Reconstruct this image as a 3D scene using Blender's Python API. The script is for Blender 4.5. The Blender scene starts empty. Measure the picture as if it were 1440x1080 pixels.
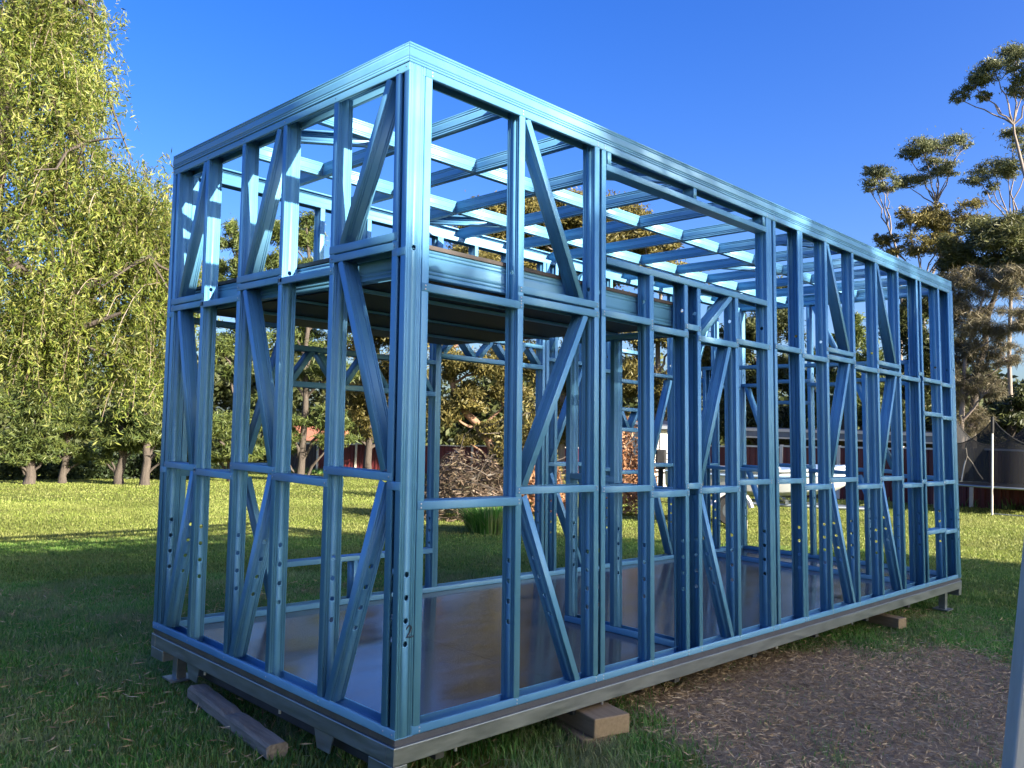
import bpy, math, random
import numpy as np
from mathutils import Matrix, Vector

random.seed(7)
SC = bpy.context.scene
COL = SC.collection

# ------------------------------------------------------------------ camera
CR = Vector((0.70706346, -0.70623056, 0.03605073))      # right
CU = Vector((-0.0658512, -0.01499872, 0.99771672))      # up
CF = Vector((0.70407732, 0.70782303, 0.05711118))       # forward
CP = Vector((-2.14293273, -2.74910983, 1.53272739))
FPX = 1185.28
cam_d = bpy.data.cameras.new('camera')
cam_d.sensor_width = 36.0
cam_d.lens = FPX / 1440 * 36
cam_d.clip_start = 0.05
cam_d.clip_end = 2000
cam = bpy.data.objects.new('camera', cam_d)
M = Matrix.Identity(4)
for i in range(3):
    M[i][0], M[i][1], M[i][2], M[i][3] = CR[i], CU[i], -CF[i], CP[i]
cam.matrix_world = M
COL.objects.link(cam)
SC.camera = cam

# ------------------------------------------------------------------ sky, sun, exposure
SUN = Vector((0.2, -1.0, 0.40)).normalized()
w = bpy.data.worlds.new('World')
SC.world = w
w.use_nodes = True
nt = w.node_tree
bg = nt.nodes['Background']
sky = nt.nodes.new('ShaderNodeTexSky')
sky.sky_type = 'NISHITA'
sky.sun_disc = False
sky.sun_elevation = math.asin(SUN.z)
sky.sun_rotation = math.atan2(SUN.x, SUN.y)
sky.altitude = 0
sky.air_density = 1.0
sky.dust_density = 3.2
sky.ozone_density = 4.0
hs = nt.nodes.new('ShaderNodeHueSaturation')
hs.inputs['Hue'].default_value = 0.522
hs.inputs['Saturation'].default_value = 1.33
hs.inputs['Value'].default_value = 1.0
nt.links.new(sky.outputs[0], hs.inputs['Color'])
nt.links.new(hs.outputs[0], bg.inputs['Color'])
bg.inputs['Strength'].default_value = 0.087
sl = bpy.data.lights.new('sun', 'SUN')
sl.energy = 5.0
sl.angle = math.radians(0.55)
sl.color = (1.0, 0.90, 0.74)
so = bpy.data.objects.new('sun', sl)
so.rotation_euler = SUN.to_track_quat('Z', 'Y').to_euler()
so.location = (0, -30, 30)
COL.objects.link(so)
SC.view_settings.view_transform = 'Standard'
SC.view_settings.look = 'None'
SC.view_settings.exposure = 2.0
SC.view_settings.gamma = 1.0
SC.view_settings.use_curve_mapping = False
SC.render.engine = 'CYCLES'
SC.cycles.max_bounces = 8
SC.cycles.transparent_max_bounces = 24

# ------------------------------------------------------------------ helpers
def at(u, v, dist):
    """world point seen at photo position (u, v), `dist` metres off on plan"""
    d = CR * ((u - 720) / FPX) - CU * ((v - 540) / FPX) + CF
    return CP + d * (dist / math.hypot(d.x, d.y))

def gz(x, y):
    """ground height: level by the frame, falling gently towards the back"""
    t = y - 3.0
    sp = np.where(t > 30, t, np.log1p(np.exp(np.minimum(t, 30))))
    return -0.028 * sp

def gpt(u, dist):
    p = at(u, 600, dist)
    return Vector((p.x, p.y, float(gz(p.x, p.y))))

def empty(name, loc, label, cat, group=None, rz=0.0):
    o = bpy.data.objects.new(name, None)
    o.empty_display_size = 0.2
    o.location = loc
    o.rotation_euler = (0, 0, rz)
    COL.objects.link(o)
    o['label'] = label
    o['category'] = cat
    if group:
        o['group'] = group
    return o

def tag(o, label, cat, group=None):
    o['label'] = label
    o['category'] = cat
    if group:
        o['group'] = group
    return o

def np_mesh(name, verts, quads, mat, parent=None, smooth=False, kind=None, loc=None):
    me = bpy.data.meshes.new(name)
    verts = np.asarray(verts, dtype=np.float32)
    quads = np.asarray(quads, dtype=np.int32)
    k = quads.shape[1]
    me.vertices.add(len(verts))
    me.vertices.foreach_set('co', verts.ravel())
    me.loops.add(quads.size)
    me.loops.foreach_set('vertex_index', quads.ravel())
    me.polygons.add(len(quads))
    me.polygons.foreach_set('loop_start', np.arange(0, quads.size, k, dtype=np.int32))
    if smooth:
        me.polygons.foreach_set('use_smooth', np.ones(len(quads), dtype=bool))
    me.update(calc_edges=True)
    me.materials.append(mat)
    o = bpy.data.objects.new(name, me)
    COL.objects.link(o)
    if parent:
        o.parent = parent
    if kind:
        o['kind'] = kind
    if loc is not None:
        o.location = loc
    return o

class MB:
    def __init__(self):
        self.v = []
        self.f = []
    def quadbox(self, c8):
        n = len(self.v)
        self.v += [tuple(p) for p in c8]
        for q in ((0, 3, 2, 1), (4, 5, 6, 7), (0, 1, 5, 4), (1, 2, 6, 5), (2, 3, 7, 6), (3, 0, 4, 7)):
            self.f.append(tuple(n + i for i in q))
    def box(self, x0, x1, y0, y1, z0, z1, rot=None, ctr=None):
        c = [(x0, y0, z0), (x1, y0, z0), (x1, y1, z0), (x0, y1, z0),
             (x0, y0, z1), (x1, y0, z1), (x1, y1, z1), (x0, y1, z1)]
        if rot is not None:
            c = [tuple(rot @ Vector(p) + Vector(ctr or (0, 0, 0))) for p in c]
        self.quadbox(c)
    def tube(self, pts, r, n=8, caps=True):
        pts = [Vector(p) for p in pts]
        if not hasattr(r, '__len__'):
            r = [r] * len(pts)
        base = len(self.v)
        prev = None
        for i, p in enumerate(pts):
            a = pts[max(i - 1, 0)]
            b = pts[min(i + 1, len(pts) - 1)]
            t = (b - a)
            t = t.normalized() if t.length > 1e-9 else Vector((0, 0, 1))
            if prev is None:
                u = t.orthogonal().normalized()
            else:
                u = (prev - t * prev.dot(t))
                u = u.normalized() if u.length > 1e-6 else t.orthogonal().normalized()
            prev = u
            vv = t.cross(u)
            for k in range(n):
                a_ = 2 * math.pi * k / n
                self.v.append(tuple(p + (u * math.cos(a_) + vv * math.sin(a_)) * r[i]))
        for i in range(len(pts) - 1):
            for k in range(n):
                k2 = (k + 1) % n
                self.f.append((base + i * n + k, base + i * n + k2, base + (i + 1) * n + k2, base + (i + 1) * n + k))
        if caps:
            self.f.append(tuple(base + k for k in reversed(range(n))))
            self.f.append(tuple(base + (len(pts) - 1) * n + k for k in range(n)))
    def prism(self, poly, z0, z1, mp=None):
        mp = mp or (lambda a, b, c: (a, b, c))
        n = len(self.v)
        k = len(poly)
        for z in (z0, z1):
            self.v += [tuple(mp(a, b, z)) for a, b in poly]
        self.f.append(tuple(n + i for i in reversed(range(k))))
        self.f.append(tuple(n + k + i for i in range(k)))
        for i in range(k):
            j = (i + 1) % k
            self.f.append((n + i, n + j, n + k + j, n + k + i))
    def build(self, name, mat, parent=None, smooth=None, bevel=None, kind=None, solid=None, loc=None):
        me = bpy.data.meshes.new(name)
        me.from_pydata(self.v, [], self.f)
        me.update()
        if smooth:
            me.polygons.foreach_set('use_smooth', [True] * len(me.polygons))
            me.set_sharp_from_angle(angle=math.radians(smooth))
        me.materials.append(mat)
        o = bpy.data.objects.new(name, me)
        COL.objects.link(o)
        if parent:
            o.parent = parent
        if loc is not None:
            o.location = loc
        if bevel:
            m = o.modifiers.new('bevel', 'BEVEL')
            m.width = bevel
            m.segments = 2
            m.limit_method = 'ANGLE'
        if solid:
            m = o.modifiers.new('thickness', 'SOLIDIFY')
            m.thickness = solid
            m.offset = -1
        if kind:
            o['kind'] = kind
        return o

# ------------------------------------------------------------------ materials
def mat(name):
    m = bpy.data.materials.new(name)
    m.use_nodes = True
    n = m.node_tree
    return m, n, n.nodes['Principled BSDF'], n.links

def noise(n, scale, detail=4, rough=0.6, vec=None):
    t = n.nodes.new('ShaderNodeTexNoise')
    t.inputs['Scale'].default_value = scale
    t.inputs['Detail'].default_value = detail
    t.inputs['Roughness'].default_value = rough
    if vec is not None:
        n.links.new(vec, t.inputs['Vector'])
    return t

def ramp(n, fac, stops):
    r = n.nodes.new('ShaderNodeValToRGB')
    el = r.color_ramp.elements
    while len(el) < len(stops):
        el.new(0.5)
    for e, (p, c) in zip(el, stops):
        e.position = p
        e.color = (*c, 1)
    n.links.new(fac, r.inputs['Fac'])
    return r

def bump(n, b, height, strength=0.3, dist=0.01):
    bp = n.nodes.new('ShaderNodeBump')
    bp.inputs['Strength'].default_value = strength
    bp.inputs['Distance'].default_value = dist
    n.links.new(height, bp.inputs['Height'])
    n.links.new(bp.outputs['Normal'], b.inputs['Normal'])

def simple(name, stops, scale=8, rough=0.6, metallic=0.0, bstr=0.2, bdist=0.005, stretch=None, spec=0.5, rrange=None):
    m, n, b, l = mat(name)
    tc = n.nodes.new('ShaderNodeTexCoord')
    vec = tc.outputs['Object']
    if stretch:
        mp = n.nodes.new('ShaderNodeMapping')
        mp.inputs['Scale'].default_value = stretch
        l.new(vec, mp.inputs['Vector'])
        vec = mp.outputs[0]
    t = noise(n, scale, 6, 0.65, vec)
    r = ramp(n, t.outputs['Fac'], stops)
    l.new(r.outputs['Color'], b.inputs['Base Color'])
    b.inputs['Roughness'].default_value = rough
    b.inputs['Metallic'].default_value = metallic
    b.inputs['Specular IOR Level'].default_value = spec
    if rrange:
        rr = n.nodes.new('ShaderNodeMapRange')
        rr.inputs['From Min'].default_value = 0.3
        rr.inputs['From Max'].default_value = 0.7
        rr.inputs['To Min'].default_value = rrange[0]
        rr.inputs['To Max'].default_value = rrange[1]
        l.new(t.outputs['Fac'], rr.inputs['Value'])
        l.new(rr.outputs[0], b.inputs['Roughness'])
    if bstr:
        bump(n, b, t.outputs['Fac'], bstr, bdist)
    return m

def leafmat(name, cols, trans=0.35, rough=0.5, pscale=0.35, dry=None):
    """leaf colours vary per leaf and in broad drifts over the crown"""
    m, n, b, l = mat(name)
    g = n.nodes.new('ShaderNodeNewGeometry')
    r = ramp(n, g.outputs['Random Per Island'], [(i / (len(cols) - 1), c) for i, c in enumerate(cols)])
    tc = n.nodes.new('ShaderNodeTexCoord')
    t = noise(n, pscale, 3, 0.6, tc.outputs['Object'])
    mr = n.nodes.new('ShaderNodeMapRange')
    mr.inputs['From Min'].default_value = 0.3
    mr.inputs['From Max'].default_value = 0.7
    mr.inputs['To Min'].default_value = 0.65
    mr.inputs['To Max'].default_value = 1.3
    l.new(t.outputs['Fac'], mr.inputs['Value'])
    h = n.nodes.new('ShaderNodeHueSaturation')
    l.new(mr.outputs[0], h.inputs['Value'])
    if dry:
        t2 = noise(n, dry[1], 5, 0.7, tc.outputs['Object'])
        f2 = ramp(n, t2.outputs['Fac'], [(0.46, (0, 0, 0)), (0.66, (dry[2],) * 3)])
        mm = n.nodes.new('ShaderNodeMix')
        mm.data_type = 'RGBA'
        l.new(f2.outputs['Color'], mm.inputs[0])
        l.new(r.outputs['Color'], mm.inputs[6])
        mm.inputs[7].default_value = (*dry[0], 1)
        l.new(mm.outputs[2], h.inputs['Color'])
    else:
        l.new(r.outputs['Color'], h.inputs['Color'])
    l.new(h.outputs[0], b.inputs['Base Color'])
    b.inputs['Roughness'].default_value = rough
    b.inputs['Specular IOR Level'].default_value = 0.3
    tr = n.nodes.new('ShaderNodeBsdfTranslucent')
    l.new(h.outputs[0], tr.inputs['Color'])
    mx = n.nodes.new('ShaderNodeMixShader')
    mx.inputs[0].default_value = trans
    l.new(b.outputs[0], mx.inputs[1])
    l.new(tr.outputs[0], mx.inputs[2])
    l.new(mx.outputs[0], n.nodes['Material Output'].inputs['Surface'])
    return m

BLUE = simple('blue_coated_steel', [(0.25, (0.086, 0.268, 0.465)), (0.5, (0.106, 0.305, 0.51)), (0.75, (0.134, 0.338, 0.545))], 2.6, 0.46, 0.12, 0.03, 0.002,
              spec=0.6, rrange=(0.38, 0.56))
POSTM = simple('dull_zinc_post', [(0.25, (0.34, 0.36, 0.38)), (0.75, (0.52, 0.54, 0.56))], 6, 0.5, 0.4, 0.06, 0.002, stretch=(3, 3, 0.5))
GALV = simple('galvanised_steel', [(0.25, (0.20, 0.23, 0.25)), (0.75, (0.31, 0.345, 0.37))], 5, 0.38, 0.85, 0.05, 0.002, stretch=(1, 1, 6),
              rrange=(0.33, 0.55))
DARKSTEEL = simple('dark_chassis_steel', [(0.3, (0.05, 0.055, 0.065)), (0.7, (0.085, 0.09, 0.10))], 6, 0.5, 0.6, 0.06, 0.002)
EDGE = simple('floor_edge_membrane', [(0.3, (0.055, 0.06, 0.08)), (0.7, (0.085, 0.09, 0.11))], 12, 0.45, 0.1, 0.1, 0.002)
FLOOR = simple('floor_sheet', [(0.2, (0.070, 0.062, 0.056)), (0.8, (0.12, 0.108, 0.098))], 1.6, 0.2, 0.0, 0.06, 0.003,
               stretch=(1, 3, 1), spec=0.9, rrange=(0.07, 0.22))
PLY = simple('loft_board', [(0.3, (0.030, 0.028, 0.028)), (0.7, (0.055, 0.05, 0.048))], 7, 0.7, 0, 0.1)  # board colour darkened to stand in for shade at the loft
LINING = simple('shade_dark_lining', [(0.3, (0.008, 0.008, 0.010)), (0.7, (0.016, 0.016, 0.019))], 5, 0.6, 0, 0.1)  # black lining sheet, its colour also standing in for shade under the loft
PINK = simple('board_edge', [(0.3, (0.05, 0.042, 0.04)), (0.7, (0.085, 0.07, 0.065))], 12, 0.8)
SCREWM = simple('zinc_screw', [(0.3, (0.45, 0.47, 0.5)), (0.7, (0.6, 0.62, 0.65))], 30, 0.35, 0.8, 0)
INK = simple('black_marker_ink', [(0.3, (0.004, 0.004, 0.02)), (0.7, (0.008, 0.008, 0.03))], 30, 0.5, 0, 0)
SLEEPER = simple('weathered_timber', [(0.25, (0.11, 0.095, 0.072)), (0.5, (0.20, 0.17, 0.13)), (0.8, (0.30, 0.265, 0.21))], 4, 0.85, 0, 0.7, 0.012,
                 stretch=(1, 9, 9))
PINEW = simple('treated_pine', [(0.2, (0.17, 0.12, 0.068)), (0.8, (0.29, 0.215, 0.13))], 6, 0.75, 0, 0.25, 0.004, stretch=(1, 8, 8))
BARK = simple('dark_bark', [(0.2, (0.035, 0.028, 0.023)), (0.8, (0.10, 0.08, 0.065))], 5, 0.9, 0, 0.9, 0.03, stretch=(3, 3, 0.6))
GUMBARK = simple('pale_gum_bark', [(0.2, (0.12, 0.095, 0.08)), (0.6, (0.22, 0.18, 0.155)), (0.85, (0.32, 0.275, 0.235))], 3, 0.8, 0, 0.4, 0.02, stretch=(2, 2, 0.4))
REDBARK = simple('reddish_bark', [(0.2, (0.16, 0.085, 0.055)), (0.8, (0.34, 0.20, 0.13))], 4, 0.9, 0, 0.7, 0.03)
REDFENCE = simple('maroon_fence_steel', [(0.3, (0.085, 0.012, 0.015)), (0.7, (0.115, 0.016, 0.020))], 2, 0.5, 0, 0)
DARKFENCE = simple('dark_brown_fence_steel', [(0.3, (0.03, 0.024, 0.022)), (0.7, (0.042, 0.033, 0.03))], 2, 0.5, 0, 0)
CREAM = simple('cream_fence_trim', [(0.3, (0.55, 0.50, 0.43)), (0.7, (0.66, 0.61, 0.53))], 4, 0.5, 0, 0)
WHITE = simple('white_paint', [(0.3, (0.70, 0.70, 0.69)), (0.7, (0.80, 0.80, 0.79))], 3, 0.4, 0, 0)
HULL = simple('shade_toned_hull', [(0.3, (0.34, 0.36, 0.39)), (0.7, (0.46, 0.48, 0.50))], 2, 0.4, 0, 0)  # white hull toned grey-blue, shade put into its colour
BOATBLUE = simple('faded_blue_paint', [(0.3, (0.16, 0.24, 0.38)), (0.7, (0.22, 0.31, 0.46))], 3, 0.35, 0, 0)
RUBBER = simple('black_rubber', [(0.3, (0.012, 0.012, 0.013)), (0.7, (0.025, 0.025, 0.026))], 9, 0.8, 0, 0.2)
TREADDARK = simple('trampoline_mat', [(0.3, (0.01, 0.01, 0.014)), (0.7, (0.02, 0.02, 0.025))], 20, 0.8, 0, 0)
CONC = simple('concrete_block', [(0.3, (0.33, 0.30, 0.26)), (0.7, (0.45, 0.42, 0.38))], 9, 0.9, 0, 0.3)
GREYROOF = simple('grey_blue_roof_steel', [(0.3, (0.12, 0.14, 0.17)), (0.7, (0.17, 0.19, 0.225))], 2, 0.5, 0.2, 0)
TILE = simple('terracotta_roof', [(0.3, (0.28, 0.10, 0.06)), (0.7, (0.40, 0.16, 0.09))], 12, 0.8, 0, 0.3)
WEATHERB = simple('cream_boards', [(0.3, (0.52, 0.47, 0.42)), (0.7, (0.62, 0.57, 0.51))], 3, 0.7, 0, 0)
GLASS = simple('dark_window_glass', [(0.3, (0.02, 0.025, 0.03)), (0.7, (0.03, 0.035, 0.04))], 3, 0.08, 0, 0)

def netmat():
    m, n, b, l = mat('safety_net')
    b.inputs['Base Color'].default_value = (0.008, 0.009, 0.012, 1)
    b.inputs['Roughness'].default_value = 0.8
    t = n.nodes.new('ShaderNodeBsdfTransparent')
    mx = n.nodes.new('ShaderNodeMixShader')
    mx.inputs[0].default_value = 0.78
    l.new(t.outputs[0], mx.inputs[1])
    l.new(b.outputs[0], mx.inputs[2])
    l.new(mx.outputs[0], n.nodes['Material Output'].inputs['Surface'])
    return m
NET = netmat()

WILLOWL = leafmat('weeping_leaves', [(0.035, 0.06, 0.012), (0.10, 0.145, 0.022), (0.18, 0.225, 0.036), (0.25, 0.28, 0.055), (0.33, 0.32, 0.11), (0.09, 0.14, 0.05)], 0.42, 0.45, 0.9)  # darkest leaf tones stand in for shade inside the crown
PINEL = leafmat('pine_needles', [(0.04, 0.065, 0.018), (0.085, 0.12, 0.03), (0.15, 0.175, 0.045), (0.065, 0.095, 0.032)], 0.25)
GUML = leafmat('gum_leaves', [(0.065, 0.068, 0.022), (0.15, 0.13, 0.04), (0.22, 0.18, 0.055), (0.11, 0.105, 0.04)], 0.3)
GUMGREY = leafmat('grey_gum_leaves', [(0.085, 0.105, 0.052), (0.145, 0.165, 0.078), (0.20, 0.20, 0.095), (0.11, 0.14, 0.078)], 0.3)
SHEOAK = leafmat('sheoak_needles', [(0.12, 0.105, 0.058), (0.20, 0.165, 0.10), (0.09, 0.095, 0.042), (0.25, 0.205, 0.135), (0.14, 0.13, 0.07)], 0.2)
DARKL = leafmat('dark_leaves', [(0.025, 0.036, 0.014), (0.06, 0.075, 0.025), (0.09, 0.10, 0.034), (0.045, 0.056, 0.022)], 0.25)
SHEOTOP = leafmat('sheoak_top_needles', [(0.05, 0.065, 0.022), (0.10, 0.115, 0.035), (0.15, 0.15, 0.055), (0.08, 0.085, 0.035)], 0.25)
HEDGEL = leafmat('hedge_leaves', [(0.02, 0.035, 0.016), (0.045, 0.065, 0.025), (0.03, 0.05, 0.022)], 0.25)
DRYL = leafmat('dead_leaves', [(0.24, 0.11, 0.05), (0.36, 0.18, 0.09), (0.20, 0.11, 0.06), (0.42, 0.24, 0.13)], 0.2)
TWIGL = leafmat('dry_twigs', [(0.12, 0.085, 0.06), (0.20, 0.15, 0.11), (0.08, 0.06, 0.045), (0.27, 0.21, 0.16)], 0.05)
BRUSHL = leafmat('brush_twigs', [(0.06, 0.045, 0.032), (0.11, 0.08, 0.056), (0.045, 0.036, 0.028), (0.17, 0.12, 0.085), (0.09, 0.085, 0.05)], 0.1)
GRASSL = leafmat('grass_blades', [(0.055, 0.18, 0.032), (0.085, 0.25, 0.042), (0.13, 0.31, 0.056), (0.19, 0.32, 0.085), (0.31, 0.33, 0.17)], 0.45, 0.55, 0.6, ((0.33, 0.29, 0.17), 1.4, 0.6))  # greened and lifted to suit the shaded near lawn
LAWNL = leafmat('sunny_lawn_blades', [(0.13, 0.18, 0.03), (0.18, 0.23, 0.042), (0.23, 0.275, 0.06), (0.30, 0.31, 0.105)], 0.35, 0.6, 0.3, ((0.33, 0.30, 0.12), 0.5, 0.35))  # yellower copy, sunlit tone put into the far lawn's colour
MIDL = leafmat('lawn_blades', [(0.075, 0.17, 0.028), (0.115, 0.225, 0.038), (0.16, 0.275, 0.055), (0.24, 0.30, 0.09)], 0.4, 0.6, 0.3, ((0.32, 0.29, 0.12), 0.7, 0.3))  # tone between the shaded and sunlit lawn copies
STRAWL = leafmat('straw', [(0.34, 0.24, 0.135), (0.46, 0.345, 0.21), (0.24, 0.16, 0.09), (0.58, 0.47, 0.31)], 0.1, 0.8, 0.8)

# ------------------------------------------------------------------ ground
DIRT = [(1.6, 0.3), (2.6, 0.8), (3.7, 0.55), (4.2, 0.1), (5.0, -0.7), (5.8, -1.6), (5.2, -2.9), (2.6, -2.9), (1.75, -1.9), (1.35, -1.0), (1.35, -0.35)]
def in_poly(x, y, poly):
    ins = np.zeros(x.shape, bool)
    n = len(poly)
    for i in range(n):
        x0, y0 = poly[i]
        x1, y1 = poly[(i + 1) % n]
        c = ((y0 > y) != (y1 > y)) & (x < (x1 - x0) * (y - y0) / (y1 - y0 + 1e-12) + x0)
        ins ^= c
    return ins
def dirt_amount(x, y):
    """1 inside the bare mulch patch, 0 on the lawn, ragged edge"""
    j = 0.26 * np.sin(x * 5.1 + 2 * np.sin(y * 3.7)) + 0.22 * np.sin(y * 6.3 + 1.3 * np.sin(x * 4.1)) + 0.12 * np.sin(x * 17 + 3 * np.sin(y * 13))
    return in_poly(x + 0.6 * j * np.cos(x * 9), y + 0.6 * j, DIRT)

def ground():
    xs = np.concatenate([np.linspace(-300, -20, 15)[:-1], np.linspace(-20, 60, 161), np.linspace(60, 400, 18)[1:]])
    ys = np.concatenate([np.linspace(-300, -20, 15)[:-1], np.linspace(-20, 60, 161), np.linspace(60, 400, 18)[1:]])
    X, Y = np.meshgrid(xs, ys, indexing='ij')
    Z = gz(X, Y) + 0.018 * np.sin(X * 0.9 + 0.4 * np.sin(Y)) * np.cos(Y * 0.8) - 0.01
    v = np.stack([X, Y, Z], -1).reshape(-1, 3)
    ny = len(ys)
    i = np.arange(len(xs) - 1)[:, None] * ny + np.arange(ny - 1)[None]
    q = np.stack([i, i + ny, i + ny + 1, i + 1], -1).reshape(-1, 4)
    m, n, b, l = mat('lawn_soil')
    tc = n.nodes.new('ShaderNodeTexCoord')
    t1 = noise(n, 0.35, 5, 0.65, tc.outputs['Object'])
    t2 = noise(n, 9.0, 6, 0.7, tc.outputs['Object'])
    r1 = ramp(n, t1.outputs['Fac'], [(0.3, (0.11, 0.15, 0.026)), (0.5, (0.155, 0.185, 0.038)), (0.7, (0.22, 0.22, 0.07))])
    r2 = ramp(n, t2.outputs['Fac'], [(0.3, (0.45, 0.45, 0.45)), (0.7, (1.25, 1.2, 1.1))])
    mx = n.nodes.new('ShaderNodeMix')
    mx.data_type = 'RGBA'
    mx.blend_type = 'MULTIPLY'
    mx.inputs[0].default_value = 1
    l.new(r1.outputs[0], mx.inputs[6])
    l.new(r2.outputs[0], mx.inputs[7])
    l.new(mx.outputs[2], b.inputs['Base Color'])
    b.inputs['Roughness'].default_value = 0.95
    b.inputs['Specular IOR Level'].default_value = 0.1
    bump(n, b, t2.outputs['Fac'], 0.8, 0.05)
    return np_mesh('ground', v, q, m, smooth=True, kind='structure')
ground()

def mulch_bed():
    xs = np.linspace(1.0, 6.2, 105)
    ys = np.linspace(-3.2, 1.6, 97)
    X, Y = np.meshgrid(xs, ys, indexing='ij')
    ins = dirt_amount(X, Y).astype(float)
    k = ins.copy()
    for _ in range(6):
        k[1:-1, 1:-1] = (k[1:-1, 1:-1] * 2 + k[:-2, 1:-1] + k[2:, 1:-1] + k[1:-1, :-2] + k[1:-1, 2:]) / 6
    Z = 0.018 * np.sin(X * 0.9 + 0.4 * np.sin(Y)) * np.cos(Y * 0.8) - 0.05 + 0.055 * k + 0.006 * np.sin(X * 17 + 3 * np.sin(Y * 11)) * np.sin(Y * 19)
    v = np.stack([X, Y, Z], -1).reshape(-1, 3)
    ny = len(ys)
    i = np.arange(len(xs) - 1)[:, None] * ny + np.arange(ny - 1)[None]
    q = np.stack([i, i + ny, i + ny + 1, i + 1], -1).reshape(-1, 4)
    m = simple('mulch_soil', [(0.3, (0.17, 0.115, 0.066)), (0.5, (0.29, 0.205, 0.125)), (0.72, (0.42, 0.32, 0.205))], 26, 0.95, 0, 0.9, 0.03, spec=0.1)
    return np_mesh('mulch_patch', v, q, m, smooth=True, kind='structure')
mulch_bed()

# ------------------------------------------------------------------ the blue steel house frame
ZB = 0.28                   # underside of the wall plates above the ground
LX, WY, HZ = 6.8594, 2.40, 2.824
LEAN = 0.03483              # the whole frame leans slightly off plumb
D, FL = 0.089, 0.036
house = empty('unfinished_house', (0, 0, ZB), 'unclad two-level blue steel house frame standing on a raised galvanised base', 'house')

def lean(p):
    return (p[0], p[1] + LEAN * p[2], p[2])

def csection(a, b, pdir, ndir, w=D, fl=FL, holes=(), lipw=0.011, ribs=True):
    """lipped C channel from a to b; pdir runs across the web, ndir is the way the web faces"""
    a, b = Vector(a), Vector(b)
    p, n_ = Vector(pdir), Vector(ndir)
    t = (b - a)
    Lg = t.length
    t = t / Lg
    r = 0.0035
    prof = [(lipw, -fl), (r, -fl), (0.0006, -fl + 0.0012), (0, -fl + r), (0, -r), (0.0005, -0.0017), (0.0017, -0.0005), (r, 0)]
    gs = [0.13, 0.26, 0.74, 0.87] if ribs else []
    left = [g for g in gs if g < 0.5]
    right = [g for g in gs if g > 0.5]
    for g in left:
        prof += [(g * w - 0.0034, 0), (g * w - 0.0014, -0.0042), (g * w + 0.0014, -0.0042), (g * w + 0.0034, 0)]
    ch0 = 0.5 * w - 0.0135
    ch1 = 0.5 * w + 0.0135
    prof += [(ch0, 0)]
    k0 = len(prof) - 1
    prof += [(ch1, 0)]
    for g in right:
        prof += [(g * w - 0.0034, 0), (g * w - 0.0014, -0.0042), (g * w + 0.0014, -0.0042), (g * w + 0.0034, 0)]
    prof += [(w - r, 0), (w - 0.0017, -0.0005), (w - 0.0005, -0.0017), (w, -r), (w, -fl + r), (w - 0.0006, -fl + 0.0012), (w - r, -fl), (w - lipw, -fl)]
    mb = MB()
    def P(pt, s):
        return lean(a + t * s + p * pt[0] + n_ * pt[1])
    n = len(prof)
    for s in (0, Lg):
        mb.v += [P(q, s) for q in prof]
    for i in range(n - 1):
        if i == k0 and holes:
            continue
        mb.f.append((i, i + 1, n + i + 1, n + i))
    if holes:
        hw = 0.0135
        hr = 0.0112
        hs_ = sorted(h for h in holes if hw < h < Lg - hw)
        sv = [0.0]
        cells = []
        for h in hs_:
            sv += [h - hw, h + hw]
        sv.append(Lg)
        rows = []
        for i_, s in enumerate(sv):
            if i_ == 0:
                rows.append((k0, k0 + 1))
            elif i_ == len(sv) - 1:
                rows.append((n + k0, n + k0 + 1))
            else:
                k = len(mb.v)
                mb.v += [P((ch0, 0), s), P((ch1, 0), s)]
                rows.append((k, k + 1))
        for i_ in range(len(sv) - 1):
            A, B = rows[i_], rows[i_ + 1]
            if i_ % 2 == 0:
                mb.f.append((A[0], A[1], B[1], B[0]))
            else:
                h = hs_[i_ // 2]
                k = len(mb.v)
                NS = 12
                for q in range(NS):
                    an = -3 * math.pi / 4 + 2 * math.pi * q / NS
                    mb.v.append(P((0.5 * w + hr * math.cos(an), 0), h + hr * math.sin(an)))
                cor = [A[0], A[1], B[1], B[0]]
                for c in range(4):
                    q0 = c * 3
                    mb.f.append((cor[c], cor[(c + 1) % 4], k + (q0 + 3) % NS, k + q0 + 2, k + q0 + 1, k + q0))
    return mb

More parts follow.
